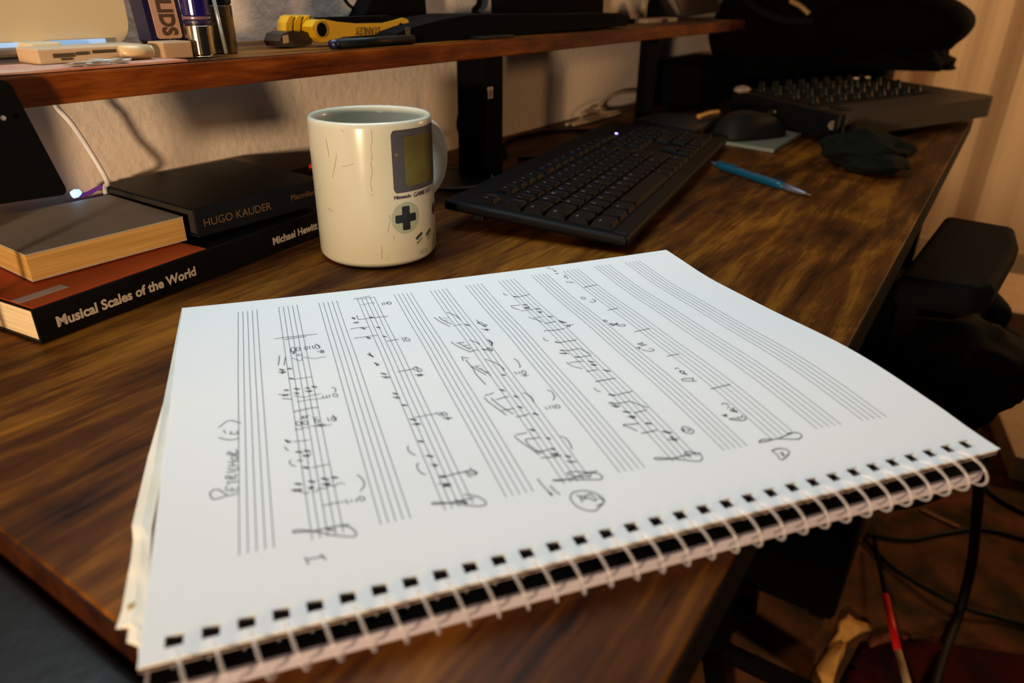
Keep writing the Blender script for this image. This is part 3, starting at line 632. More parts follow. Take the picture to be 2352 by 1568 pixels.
# lit indicator ring
lp = KM @ Vector((X0+(NX+0.5)*UK, 0.0155+5.62*UK, 0.0090))
led = obj('indicator_light', lathe([(0.0009, 0.0), (0.0009, 0.0003), (0.0019, 0.0003), (0.0019, 0.0)], lp, 20), mat('led_blue', (0.2, 0.2, 0.9), 0.4, emit=(0.35, 0.33, 1.0), es=9.0), kb, local=True)
tag(led, 'glowing blue ring indicator')
obj('indicator_dot', lathe([(0, 0.0003), (0.0008, 0.0003), (0.0008, 0.0)], KM @ Vector((X0+(NX+1.6)*UK, 0.0155+5.62*UK, 0.0090)), 12), M_MATTE, kb, local=True)

# ================================================================== BOOKS
def book(name, label, x0, x1, y0, y1, z0, z1, rz, cov, pages, spine='front', ct=0.0012, inset=0.002):
    """soft or hard cover book lying flat; origin at its front left bottom corner"""
    t = thing(name, label, 'book', (x0, y0, z0), rz)
    L = x1-x0; D = y1-y0; H = z1-z0
    obj('cover', bx(0, L, 0, D, 0, ct, bev=0.0003, seg=1), cov, t, local=True)
    obj('cover', bx(0, L, 0, D, H-ct, H, bev=0.0003, seg=1), cov if not isinstance(cov, list) else cov[0], t, local=True)
    if spine == 'front': obj('spine', bx(0, L, -ct*0.2, ct*1.2, 0.0002, H-0.0002, bev=0.0006, seg=2), cov, t, local=True); pb = (inset, L-inset, ct*1.2, D-inset)
    elif spine == 'back': obj('spine', bx(0, L, D-ct, D, 0.0002, H-0.0002, bev=0.0004, seg=1), cov, t, local=True); pb = (inset, L-inset, inset, D-ct)
    b = bmesh.new(); x, X, y, Y = pb
    box(b, x, X, y, Y, ct, H-ct); obj('page_block', b, pages, t, local=True)
    return t
M_BPAGE = mat('cream_pages', (0.74, 0.60, 0.40), 0.85, col2=(0.58, 0.45, 0.28), scale=260, stretch=(0.05, 0.05, 3), spec=0.1)
M_COVK = mat('black_cover', (0.0035, 0.0028, 0.003), 0.5, spec=0.12)
M_COVO = mat('orange_cover', (0.50, 0.075, 0.010), 0.5, spec=0.2, col2=(0.36, 0.042, 0.006), scale=12)
M_SPTXT = mat('spine_lettering', (0.50, 0.42, 0.33), 0.6)
M_GOLD = mat('gold_lettering', (0.16, 0.085, 0.035), 0.5)
r1 = math.atan2(0.3795-0.3696, 0.1858-0.0848)
b1 = book('book', 'thick black paperback with orange cover, Musical Scales of the World, bottom of the stack', 0.0846, 0.325, 0.3696, 0.500, 0.0004, 0.0212, r1, M_COVK, M_BPAGE)
obj('front_cover_art', bx(0.0015, 0.117, 0.001, 0.128, 0.0208, 0.02125), M_COVO, b1, local=True)
obj('cover_label', bx(-0.0001+0.002, 0.030, 0.013, 0.021, 0.02125, 0.0214), mat('cover_blurb', (0.42, 0.30, 0.26), 0.6), b1, local=True)
sf = lambda x, y: Vector((x, -0.00045, y))
obj('lettering', text_mesh('Musical Scales of the World', 0.0085, lambda x, y: Vector((0.0105+x*0.985, -0.00045, 0.0066+y)), bold=0.0003), M_SPTXT, b1, local=True)
obj('lettering', text_mesh('Michael Hewitt', 0.0078, lambda x, y: Vector((0.1745+x, -0.00045, 0.0070+y)), bold=0.00025), M_SPTXT, b1, local=True)
b2 = book('book', 'old paperback with grey cover and yellowed page edges lying on the orange book', 0.1040, 0.2031, 0.4075, 0.503, 0.0226, 0.0392, -0.035, mat('grey_cover', (0.46, 0.45, 0.44), 0.6, spec=0.3), mat('yellow_pages', (0.58, 0.33, 0.09), 0.9, col2=(0.42, 0.22, 0.05), scale=200, stretch=(0.05, 0.05, 3)), spine='back', ct=0.0007, inset=0.0004)
b3 = book('book', 'black hardback with HUGO KAUDER on its spine beside the yellow-edged book', 0.2065, 0.3195, 0.3965, 0.513, 0.0245, 0.0445, -0.02, mat('kauder_cover', (0.0055, 0.006, 0.009), 0.5, spec=0.14), mat('dark_page_edge', (0.02, 0.016, 0.012), 0.8), ct=0.0016)
obj('lettering', text_mesh('HUGO KAUDER', 0.0079, lambda x, y: Vector((0.0050+x, -0.00055, 0.0066+y))), M_GOLD, b3, local=True)
obj('lettering', text_mesh('Macmillan', 0.0060, lambda x, y: Vector((0.0800+x, -0.00055, 0.0090+y))), M_GOLD, b3, local=True)
# thin black pen case with a red-tipped pen on top of the dark book
pc0 = thing('pencil_case', 'small black case on the desk behind the HUGO KAUDER book and the mug', 'case', (0.375, 0.475, 0.0))
obj('body', bx(0.328, 0.425, 0.455, 0.495, 0.0005, 0.030, bev=0.008, seg=3), M_MATTE, pc0)
obj('zip', bx(0.335, 0.418, 0.4542, 0.4552, 0.018, 0.020), M_BLACK, pc0)
rp = at(712, 386, 0.440, 1)
pn = thing('pen', 'pen with red cap sticking out behind the mug', 'pen', (rp.x+0.03, 0.435, rp.z-0.004))
obj('barrel', tube([(rp.x+0.004, 0.437, rp.z-0.0003), (rp.x+0.09, 0.425, rp.z-0.004)], 0.0032, 12, sm=0), M_BLACK, pn, smooth=True)
obj('cap', lathe([(0, -0.005), (0.003, -0.0045), (0.0042, -0.002), (0.0042, 0.008), (0, 0.008)], (rp.x+0.003, 0.4372, rp.z), 16, axis=(1, -0.12, -0.04)), mat('red_plastic', (0.75, 0.02, 0.03), 0.35), pn, smooth=True)

# ================================================================== THINGS LEFT AND BEHIND THE BOOKS
# small black tablet on a stand, left edge
tb = thing('tablet', 'small black tablet on a stand at the left edge in front of the shelf', 'tablet', (0.03, 0.365, 0.0))
TR, BR = at(20, 183, 0.372, 1), at(159, 446, 0.366, 1); dn = BR-TR
lx = Vector((-0.078, 0.006, 0.003)); thick = Vector((0.0, 0.006, 0.001))
def rquad(P, ex, ey, r, n=6):
    Lx, Ly = ex.length, ey.length; a, b = ex.normalized(), ey.normalized(); pts = []
    for cx, cy, s in ((r, r, PI), (Lx-r, r, 1.5*PI), (Lx-r, Ly-r, 0), (r, Ly-r, 0.5*PI)):
        for k in range(n+1): t = s+PI/2*k/n; pts.append(P + a*(cx+r*math.cos(t)) + b*(cy+r*math.sin(t)))
    return pts
obj('body', prism(rquad(TR, lx, dn, 0.004), thick), M_MATTE, tb)
obj('stand', tube([(0.045, 0.3765, 0.092), (0.035, 0.376, 0.05), (0.012, 0.365, 0.004), (-0.02, 0.33, 0.0025)], 0.0022, 8), M_MATTE, tb)
q = at(2, 270, 0.369, 1); obj('badge', lathe([(0, 0), (0.0012, 0), (0.0012, 0.0003)], (q.x, 0.3667, q.z), 12, axis=(0, -1, 0)), mat('badge_grey', (0.3, 0.28, 0.27), 0.4), tb)
# white cable hanging on the wall
tag(obj('cable', tube([(0.170, 0.470, 0.1180), at(130, 245, 0.49, 1), at(165, 285, 0.49, 1), at(205, 345, 0.49, 1), at(246, 416, 0.485, 1), (0.209, 0.509, 0.040), (0.209, 0.512, 0.001)], 0.0018, 10), mat('white_cable', (0.80, 0.76, 0.78), 0.4), origin=(0.20, 0.49, 0.05), smooth=True), 'white cable hanging from the shelf behind the books', 'cable')
# purple cord with blue light, behind the books
pc = thing('usb_cord', 'purple cord with small glowing blue light behind the yellowed book', 'cord', (0.19, 0.508, 0.0))
obj('cord', tube([at(168, 452, 0.507, 1), at(200, 445, 0.508, 1), at(232, 430, 0.510, 1), at(262, 438, 0.509, 1), at(285, 448, 0.507, 1), at(320, 452, 0.507, 1)], 0.0016, 8), mat('purple_cord', (0.16, 0.03, 0.22), 0.5, emit=(0.20, 0.03, 0.35), es=0.25), pc, smooth=True)
q = at(172, 445, 0.504, 1); obj('light', lathe([(0, -0.003), (0.0025, -0.002), (0.003, 0.001), (0.0018, 0.004), (0, 0.0045)], q, 14, axis=(1, 0, 0.2)), mat('led_cyan', (0.3, 0.6, 1.0), 0.4, emit=(0.25, 0.62, 1.0), es=2.4), pc, smooth=True)

# ================================================================== ON THE DESK, RIGHT
# glass coaster behind the mug
cs = thing('coaster', 'dark round coaster with pale rim on the desk behind the mug', 'coaster', (0.517, 0.425, 0.0))
obj('disc', lathe([(0, 0.0002), (0.042, 0.0002), (0.044, 0.003), (0, 0.003)], (0.517, 0.4225, 0), 48), M_BLACK, cs)
obj('rim', lathe([(0.0435, 0.0026), (0.0452, 0.0026), (0.0452, 0.0040), (0.0435, 0.0040), (0.0435, 0.0026)], (0.517, 0.4225, 0), 48), mat('rim_pale', (0.20, 0.16, 0.12), 0.4), cs)
# black cables beside the first post
tag(obj('cable', tube([at(1070, 140, 0.49, 1), at(1071, 200, 0.49, 1), at(1073, 280, 0.49, 1), (0.640, 0.49, 0.0035)], 0.0034, 10), M_MATTE, origin=(0.64, 0.49, 0.06), smooth=True), 'thick black cable hanging straight down left of the near shelf post', 'cable')
tag(obj('cable', tube([at(1098, 229, 0.48, 1), at(1068, 238, 0.48, 1), at(1052, 280, 0.48, 1), at(1062, 315, 0.48, 1), at(1094, 334, 0.48, 1), at(1120, 345, 0.485, 1)], 0.0020, 8), M_MATTE, origin=(0.63, 0.48, 0.04), smooth=True), 'thin black cable curling out from behind the near shelf post', 'cable')
tag(obj('cable', tube([(0.58, 0.44, 0.0024), at(1160, 358, 0.0024), at(1155, 335, 0.0024), at(1200, 312, 0.0024), at(1300, 300, 0.0024), at(1400, 303, 0.0024), (0.83, 0.40, 0.0024), (0.775, 0.395, 0.0024), (0.70, 0.400, 0.0024), at(1250, 360, 0.0024), at(1190, 366, 0.0024)], 0.0022, 8), M_MATTE, origin=(0.75, 0.44, 0), smooth=True), 'black cable lying in a flat loop on the desk behind the keyboard', 'cable')
wc = [at(1300, 296, 0.492, 1), at(1330, 275, 0.492, 1), at(1345, 254, 0.49, 1), at(1385, 258, 0.488, 1), at(1420, 264, 0.488, 1), at(1400, 275, 0.486, 1), at(1350, 270, 0.486, 1), at(1315, 288, 0.484, 1), at(1360, 290, 0.480, 1), at(1420, 284, 0.480, 1), at(1395, 262, 0.492, 1), at(1375, 248, 0.494, 1), at(1395, 225, 0.497, 1), at(1430, 212, 0.499, 1), at(1468, 212, 0.499, 1), at(1500, 225, 0.499, 1)]
for p in wc: p.z = max(p.z, 0.003)
tag(obj('cable', tube(wc, 0.0024, 8), mat('beige_cable', (0.42, 0.30, 0.22), 0.5), origin=(1.0, 0.49, 0), smooth=True), 'bundle of pale beige cable against the wall behind the keyboard', 'cable')
# mechanical pencil
pA, pB = at(1634, 374, 0.0046), at(1862, 448, 0.0040)
pen = thing('mechanical_pencil', 'blue mechanical pencil with grey tip lying on the desk right of the keyboard', 'pencil', ((pA.x+pB.x)/2, (pA.y+pB.y)/2, 0))
ax = (pB-pA); Lp = ax.length; axn = ax.normalized()
M_BLUEP = mat('teal_blue_plastic', (0.003, 0.060, 0.11), 0.35, spec=0.3); M_GREYP = mat('grey_metal_tip', (0.12, 0.125, 0.16), 0.35, metal=0.3)
obj('barrel', lathe([(0, 0.012), (0.0036, 0.012), (0.0042, 0.016), (0.0043, Lp*0.70), (0.0037, Lp*0.77), (0, Lp*0.77)], pA, 20, axis=axn), M_BLUEP, pen, smooth=True)
obj('tip', lathe([(0, Lp*0.765), (0.0037, Lp*0.765), (0.0033, Lp*0.84), (0.0020, Lp*0.95), (0.0006, Lp*0.96), (0.0005, Lp), (0, Lp)], pA, 20, axis=axn), M_GREYP, pen, smooth=True)
obj('push_button', lathe([(0, 0.0), (0.0024, 0.0003), (0.0027, 0.011), (0.0037, 0.0122), (0, 0.0125)], pA, 16, axis=axn), M_GREYP, pen, smooth=True)
side = axn.cross(Vector((0, 0, 1))).normalized()
obj('clip', prism([pA+axn*0.013+Vector((0, 0, 0.0044)), pA+axn*0.045+Vector((0, 0, 0.0052)), pA+axn*0.045+Vector((0, 0, 0.0059)), pA+axn*0.013+Vector((0, 0, 0.0053))], side*0.0018), M_BLUEP, pen)
# mouse on a pale pad
pad = thing('notepad', 'pale green-white paper pad under the black mouse', 'pad', at(1740, 300, 0.0))
q4 = [at(1650, 322, 0.0045), at(1778, 343, 0.0045), at(1842, 303, 0.0045), at(1730, 290, 0.0045)]
obj('sheets', prism([Vector((p.x, p.y, 0.0003)) for p in q4], Vector((0, 0, 0.0042))), mat('pad_paper', (0.17, 0.19, 0.14), 0.7), pad)
mo = thing('computer_mouse', 'black computer mouse sitting on the pale pad behind the keyboard', 'mouse', at(1715, 300, 0.005))
mc = at(1705, 300, 0.016); mdir = math.radians(-28)
def mouse_mesh(c, L, W, H, rz, sub=24, zb=0.0):
    bm = bmesh.new(); n, m_ = sub, 14; rings = []
    for j in range(m_+1):
        f = j/m_*PI/2; rr = math.cos(f)**0.55; zz = math.sin(f)
        ring = []
        for i in range(n):
            a = 2*PI*i/n; ca, sa = math.cos(a), math.sin(a)
            x = L/2*math.copysign(abs(ca)**0.8, ca)*rr; y = W/2*math.copysign(abs(sa)**0.75, sa)*rr*(1-0.10*math.cos(2*ca))
            z = H*zz*(1-0.16*(x/(L/2))-0.25*(x/(L/2))**2)
            ring.append(bm.verts.new((c[0]+x*math.cos(rz)-y*math.sin(rz), c[1]+x*math.sin(rz)+y*math.cos(rz), zb+z)))
        rings.append(ring)
    for a, b in zip(rings, rings[1:]):
        for k in range(n): bm.faces.new((a[k], a[(k+1) % n], b[(k+1) % n], b[k]))
    bm.faces.new(rings[0][::-1]); bmesh.ops.remove_doubles(bm, verts=bm.verts[:], dist=1e-6); bmesh.ops.recalc_face_normals(bm, faces=bm.faces[:]); return bm
mc = at(1722, 300, 0.012)
obj('shell', mouse_mesh(mc, 0.112, 0.062, 0.033, mdir, zb=0.0048), mat('mouse_plastic', (0.010, 0.009, 0.008), 0.6, spec=0.15), mo, smooth=True)
wp = Vector((mc.x-0.036*math.cos(mdir)*-1, mc.y+0.036*math.sin(mdir), 0.030))
obj('wheel', lathe([(0, -0.003), (0.007, -0.003), (0.008, -0.001), (0.008, 0.001), (0.007, 0.003), (0, 0.003)], wp, 20, axis=(math.sin(mdir), -math.cos(mdir), 0)), M_BLACK, mo, smooth=True)
# flat grey box behind keyboard with a yellow strip
gb = thing('flat_box', 'flat dark grey box with a yellow strip standing behind the keyboard end', 'box', at(1560, 290, 0.0))
g0, g1, g2, g3 = at(1455, 272, 0.014), at(1600, 300, 0.014), at(1660, 262, 0.014), at(1520, 258, 0.014)
obj('body', prism([Vector((p.x, p.y, 0.0004)) for p in (g0, g1, g2, g3)], Vector((0, 0, 0.0136))), mat('grey_plastic', (0.030, 0.028, 0.027), 0.5), gb)
y0_, y1_ = at(1604, 268, 0.022), at(1650, 257, 0.022)
obj('yellow_strip', tube([y0_, (y0_+y1_)/2+Vector((0, 0, 0.0015)), y1_], 0.0035, 8), mat('amber_plastic', (0.55, 0.26, 0.02), 0.4), gb, smooth=True)
# lumpy dark green pouch
pz = at(1985, 372, 0.006)
pch = thing('pouch', 'dark green-black crumpled pouch lying on the desk right of the pencil', 'pouch', (pz.x, pz.y, 0))
obj('body', blob((pz.x+0.020, pz.y+0.004, 0.016), (0.047, 0.046, 0.021), 11, 0.30, 2.2, 4, flat_bottom=0.0005), mat('dark_green_cloth', (0.004, 0.0055, 0.003), 0.9, bump=0.5, bscale=300, spec=0.1), pch, smooth=True)
obj('flap', blob((pz.x-0.018, pz.y-0.012, 0.010), (0.036, 0.034, 0.011), 5, 0.35, 2.5, 3, flat_bottom=0.0005), MATS['dark_green_cloth'], pch, smooth=True)

# ================================================================== MIDI CONTROLLER at the far right
mk = thing('music_controller', 'dark music controller with rows of knobs at the far right of the desk', 'controller', (1.12, 0.16, 0))
cA, cB, cD = at(1938, 268, 0.040), at(2298, 222, 0.040), at(1682, 207, 0.040)
exm = Vector((cB.x-cA.x, cB.y-cA.y, 0)); eym = Vector((cD.x-cA.x, cD.y-cA.y, 0))
LX, LY = exm.length, eym.length; exn = exm.normalized(); eyn = eym.normalized()
def mkp(a, b, z): return Vector((cA.x, cA.y, 0)) + exn*a + eyn*b + Vector((0, 0, z))
def mkpoly(a0, a1, b0, b1, r, z, n=6):
    pts = []
    for cx, cy, s in ((a0+r, b0+r, PI), (a1-r, b0+r, 1.5*PI), (a1-r, b1-r, 0), (a0+r, b1-r, 0.5*PI)):
        for k in range(n+1): t = s+PI/2*k/n; pts.append(mkp(cx+r*math.cos(t), cy+r*math.sin(t), z))
    return pts
M_MIDI = mat('midi_case', (0.055, 0.042, 0.030), 0.5, spec=0.2); M_KNOB = mat('knob_black', (0.008, 0.009, 0.006), 0.5, spec=0.2)
obj('case', prism(mkpoly(0, LX, 0, LY, 0.030, 0.012), Vector((0, 0, 0.028))), M_MIDI, mk)
obj('foot', prism(mkpoly(0.03, LX*0.5, 0.01, LY-0.02, 0.01, 0.0005), Vector((0, 0, 0.0115))), M_MATTE, mk)
obj('end_cap', prism(mkpoly(-0.006, 0.012, 0.0, LY*0.98, 0.008, 0.010), Vector((0, 0, 0.031))), M_BLACK, mk)
lg = mkp(0.0, 0.012, 0.028); obj('badge', lathe([(0, 0), (0.006, 0), (0.006, 0.0006)], lg-exn*0.0066, 16, axis=-exn), mat('badge_silver', (0.28, 0.2, 0.14), 0.3, metal=0.5), mk)
obj('black_panel', prism(mkpoly(0.02, LX*0.80, LY*0.26, LY*0.97, 0.006, 0.040), Vector((0, 0, 0.0015))), M_BLACK, mk)
for j in range(4):
    for i in range(9):
        a = 0.035+i*(LX*0.78-0.05)/8; b = LY*0.36+j*LY*0.165
        hgt = 0.013 if j else 0.009
        kn = obj('knob', lathe([(0.0062, 0), (0.0062, 0.003), (0.0048, 0.004), (0.0042, hgt), (0, hgt+0.0008)], mkp(a, b, 0.0415), 14), M_KNOB, mk, smooth=True)
        if (i, j) in ((6, 2), (7, 2)): obj('cap', lathe([(0.0040, 0), (0.0040, 0.0022), (0, 0.0028)], mkp(a, b, 0.0415+hgt), 14), mat('ivory_cap', (0.75, 0.55, 0.40), 0.5), mk)
for i in range(8):
    a = 0.03+i*0.026; obj('pad_button', prism(mkpoly(a, a+0.02, LY*0.10, LY*0.22, 0.002, 0.040), Vector((0, 0, 0.0025))), M_KNOB, mk) if i in (0,) else None
q = at(1705, 203, 0.046); obj('wheel', blob((q.x, q.y, 0.0445), (0.020, 0.012, 0.006), 1, 0.02, 1, 3), mat('wheel_beige', (0.40, 0.30, 0.22), 0.5), mk, smooth=True)

# ================================================================== BLACK THINGS BEHIND
spk = thing('speaker', 'black box speaker on the desk behind the far shelf post', 'speaker', (1.22, 0.46, 0))
sp0 = at(1512, 128, 0.44, 1); sp1 = at(1700, 115, 0.44, 1)
obj('cabinet', bx(1.175, 1.395, 0.40, 0.50, 0.0005, 0.072, bev=0.010, seg=3), M_MATTE, spk)
obj('grille', bx(1.19, 1.38, 0.397, 0.4005, 0.01, 0.062, bev=0.001), mat('grille_cloth', (0.003, 0.003, 0.003), 0.95, spec=0.05), spk)
bp_ = thing('backpack', 'large black backpack heaped at the far end of the desk, bluish strap and gold zip', 'backpack', (1.46, 0.26, 0.0))
obj('body', blob((1.58, 0.31, 0.17), (0.15, 0.185, 0.155), 21, 0.12, 1.6, 5, flat_bottom=0.046), mat('black_nylon', (0.0025, 0.0025, 0.003), 0.85, spec=0.06), bp_, smooth=True)
obj('top_lobe', blob((1.51, 0.190, 0.132), (0.10, 0.150, 0.062), 31, 0.05, 1.5, 4), MATS['black_nylon'], bp_, smooth=True)
lpc = at(2030, 150, 1.50, 0); obj('lower_pocket', blob(lpc, (0.08, 0.110, 0.046), 12, 0.25, 3.5, 4, flat_bottom=0.060), MATS['black_nylon'], bp_, smooth=True)
obj('side_pocket', blob((1.50, 0.43, 0.11), (0.09, 0.072, 0.085), 15, 0.1, 2.0, 4, flat_bottom=0.046), MATS['black_nylon'], bp_, smooth=True)
obj('front_pocket', blob((1.62, 0.23, 0.105), (0.08, 0.165, 0.060), 8, 0.2, 2.5, 4), MATS['black_nylon'], bp_, smooth=True)
obj('stand', bx(1.54, 1.70, 0.17, 0.48, FZ, 0.046, bev=0.01), M_MATTE, bp_)
def onx(px, py, x): return at(px, py, x, 0)
obj('strap', tube([onx(1700, -20, 1.372), onx(1740, 20, 1.36), onx(1800, 45, 1.36), onx(1870, 48, 1.362)], 0.013, 10, flat=0.5), mat('navy_fabric', (0.006, 0.006, 0.013), 0.8, spec=0.1), bp_, smooth=True)
obj('zip', tube([onx(1815, 2, 1.345), onx(1838, 14, 1.343), onx(1858, 32, 1.345)], 0.0042, 8), mat('gold_zip', (0.40, 0.24, 0.08), 0.4), bp_, smooth=True)

# ================================================================== ON THE SHELF
TZ = SZ1+0.0005
# cream panel: back of a white screen
cm = thing('display_screen', 'cream-white flat display with rounded corners standing at the left on the shelf', 'screen', (0.15, 0.50, TZ))
DB = at(295, 104, 0.497, 1); DT = at(310, -60, 0.502, 1)
pr_ = rquad(Vector((DB.x+0.001, 0.493, DB.z)), Vector((-0.36, 0.0, -0.001)), Vector((0.006, 0.010, 0.21)), 0.017, 8)
obj('back_panel', prism(pr_, Vector((0, 0.007, 0))), mat('cream_plastic', (0.74, 0.56, 0.33), 0.45, spec=0.3, scale=3), cm)
obj('rear_shell', prism([p+Vector((0.003, 0.007, -0.001)) for p in pr_], Vector((0, 0.004, 0))), mat('cream_shell', (0.50, 0.33, 0.19), 0.4), cm)
obj('stand', bx(0.02, 0.24, 0.488, 0.512, TZ, TZ+0.006, bev=0.002), mat('grey_metal', (0.25, 0.2, 0.17), 0.3, metal=0.3), cm)
tag(obj('highlight_strip', bx(0.03, 0.222, 0.4865, 0.4878, TZ+0.0062, TZ+0.0090), mat('blue_highlight_glow', (0.3, 0.4, 0.6), 0.3, emit=(0.30, 0.52, 0.80), es=0.75), cm), 'pale blue strip painted as a highlight under the display')  # reflected blue highlight painted as a glowing bar
obj('foot', bx(0.165, 0.185, 0.47, 0.515, TZ, TZ+0.009, bev=0.002), MATS['cream_plastic'], cm)
# papers
ps = thing('paper_sheet', 'pink-red printed leaflet lying along the shelf edge', 'leaflet', (0.15, 0.40, TZ))
obj('sheet', bx(0.09, 0.215, 0.3865, 0.43, TZ, TZ+0.0012), mat('pink_print', (0.50, 0.16, 0.10), 0.6, col2=(0.55, 0.36, 0.26), scale=22), ps)
gs = thing('crumpled_wrapper', 'clear crumpled wrapper on the pink leaflet', 'wrapper', (0.165, 0.40, TZ+0.0013))
gbm = blob((0.164, 0.3925, TZ+0.0026), (0.017, 0.004, 0.0016), 9, 0.7, 3, 3, flat_bottom=TZ+0.00125)
obj('film', gbm, mat('grey_film', (0.42, 0.38, 0.36), 0.25), gs)
wbx = thing('eraser_pack', 'white and cream box with blurred dark print lying in front of the display', 'box', (0.172, 0.42, TZ))
obj('carton', bx(0.142, 0.205, 0.414, 0.438, TZ+0.0013, TZ+0.0095, bev=0.001, M=None), mat('cream_card', (0.60, 0.42, 0.26), 0.6), wbx)
for a, b_, z_, h_ in ((0.150, 0.1615, 0.0045, 0.0022), (0.163, 0.170, 0.0052, 0.0018), (0.1725, 0.1865, 0.0056, 0.0018), (0.154, 0.160, 0.0030, 0.0012)):
    obj('print_mark', bx(a, b_, 0.4132, 0.4141, TZ+z_, TZ+z_+h_), mat('brown_print2', (0.07, 0.045, 0.02), 0.6), wbx)
gl = thing('glue_stick', 'cream tube with rounded gold end beside the white box', 'tube', (0.205, 0.415, TZ))
obj('barrel', tube([(0.186, 0.4075, TZ+0.0055), (0.2035, 0.4075, TZ+0.0055)], 0.0042, 14, sm=0), mat('cream_tube', (0.72, 0.50, 0.25), 0.35), gl, smooth=True)
obj('cap', tube([(0.2035, 0.4075, TZ+0.0055), (0.2055, 0.4075, TZ+0.0055)], 0.0036, 14, sm=0), mat('gold_cap', (0.80, 0.58, 0.25), 0.3), gl, smooth=True)
cb2 = thing('small_carton', 'small beige carton lying between the tube and the blue case', 'box', (0.225, 0.405, TZ))
obj('carton', bx(0.211, 0.2315, 0.4035, 0.420, TZ, TZ+0.0105, bev=0.001), mat('beige_card', (0.50, 0.32, 0.18), 0.6), cb2)
# blue case with pink label, leaning
bt = thing('blue_case', 'dark blue upright case with pink label and vertical lettering', 'case', (0.222, 0.43, TZ))
bA = Vector((at(352, 104, 0.425, 1).x, 0.425, at(400, 104, 0.425, 1).z)); bw = Vector((at(432, 96, 0.425, 1).x-bA.x, 0, 0)); bh = Vector((-0.004, 0.004, 0.085))
M_NAVY = mat('navy_plastic', (0.010, 0.007, 0.045), 0.4)
obj('body', prism(rquad(bA, bw, bh, 0.003), Vector((0, 0.014, 0.001))), M_NAVY, bt)
la = bA + bw*0.17 + bh.normalized()*0.0042 + Vector((0, -0.0006, 0)); lw = bw*0.70
obj('label_panel', prism(rquad(la, lw, bh*0.86, 0.002), Vector((0, 0.0006, 0))), mat('pink_label', (0.62, 0.33, 0.22), 0.6), bt)
wn, hn = lw.normalized(), bh.normalized()
obj('lettering', text_mesh('SOLIDS', 0.0165, lambda x, y: la + wn*(0.0045+y*0.86) + hn*(0.0335-x*0.66+0.0035) + Vector((0, -0.0004, 0)), bold=0.0007), mat('brown_letter', (0.10, 0.05, 0.02), 0.6), bt)
obj('base', bx(bA.x+0.001, bA.x+bw.x-0.001, 0.426, 0.438, TZ, bA.z+0.001), mat('brown_base', (0.10, 0.06, 0.02), 0.5), bt)
# lighter style can: blue upper, chrome base
def canister(name, label, cat, x, y, r, segs, group=None):
    t = thing(name, label, cat, (x, y, TZ))
    for nm, z0, z1, m in segs:
        b = min(0.0008, (z1-z0)/4); obj(nm, lathe([(0, z0), (r-b, z0), (r, z0+b), (r, z1-b), (r-b, z1), (0, z1)], (x, y, TZ), 32), m, t, smooth=False)
    return t
M_CHROME = mat('chrome', (0.55, 0.45, 0.30), 0.16, metal=1.0)
canister('spray_can', 'blue and chrome cylindrical can beside the pink-labelled case', 'can', 0.2445, 0.413, 0.0088, (('base', 0, 0.0008, M_CHROME), ('chrome_body', 0.0010, 0.0195, M_CHROME), ('band', 0.0195, 0.0225, M_NAVY), ('ring', 0.0225, 0.0245, mat('pink_ring', (0.20, 0.10, 0.14), 0.3)), ('blue_body', 0.0245, 0.060, mat('blue_gloss', (0.008, 0.006, 0.10), 0.2, spec=0.6))))
canister('glass_bottle', 'brown glass bottle with black lid right of the blue can', 'bottle', 0.2705, 0.4265, 0.0098, (('glass', 0.0, 0.031, mat('brown_glass', (0.11, 0.065, 0.025), 0.15, spec=0.7)), ('lid', 0.031, 0.050, M_BLACK)))
gg = thing('knitting_needle', 'slim pale metal rod standing between can and bottle', 'rod', (0.2575, 0.4075, TZ))
obj('rod', tube([(0.2535, 0.4055, TZ+0.040), (0.2575, 0.4055, TZ+0.0015)], 0.0013, 8, sm=0), mat('pale_steel', (0.55, 0.60, 0.62), 0.25, metal=0.6), gg, smooth=True)
# yellow utility knife
def plane_poly(pts, y): return [at(a, b, y, 1) for a, b in pts]
uk = thing('utility_knife', 'yellow and black utility knife with black lettering lying on the shelf', 'knife', (0.40, 0.43, TZ))
M_YEL = mat('yellow_plastic', (0.66, 0.36, 0.008), 0.4, spec=0.4)
KYY = 0.420
kp = [(717, 62), (726, 48), (745, 44), (775, 50), (820, 54), (880, 53), (905, 47), (925, 41), (936, 44), (941, 54), (932, 56), (920, 52), (910, 62), (900, 78), (850, 81), (790, 84), (750, 96), (738, 97), (727, 87)]
obj('handle', prism(plane_poly(kp, KYY), Vector((0.004, 0.016, 0))), M_YEL, uk)
hc = at(737, 68, KYY, 1); obj('hole_plug', lathe([(0, 0), (0.0050, 0), (0.0050, 0.0006)], (hc.x, KYY-0.0006, hc.z), 24, axis=(0, -1, 0)), M_MATTE, uk)
obj('hole_ring', lathe([(0.0051, -0.0002), (0.0062, -0.0002), (0.0062, 0.0012), (0.0051, 0.0012)], (hc.x, KYY, hc.z), 24, axis=(0, -1, 0)), mat('dark_yellow', (0.42, 0.22, 0.01), 0.4), uk)
t0, t1 = at(872, 62, KYY, 1), at(812, 64, KYY, 1); un_ = (t1-t0); un_.y = 0; tl = un_.length; un_.normalize(); vn = Vector((un_.z, 0, -un_.x));  vn = vn if vn.z < 0 else -vn
obj('lettering', text_mesh('STANLEY', 0.0078, lambda x, y: Vector((t0.x, KYY-0.0005, t0.z)) + un_*x*tl/0.0335 + vn*y, bold=0.00015), mat('dark_letter', (0.10, 0.055, 0.01), 0.5), uk)
obj('grip', prism(plane_poly([(735, 42), (760, 40), (900, 36), (930, 38), (905, 48), (880, 54), (820, 55), (775, 51), (745, 45)], KYY+0.002), Vector((0.004, 0.014, 0))), M_MATTE, uk)
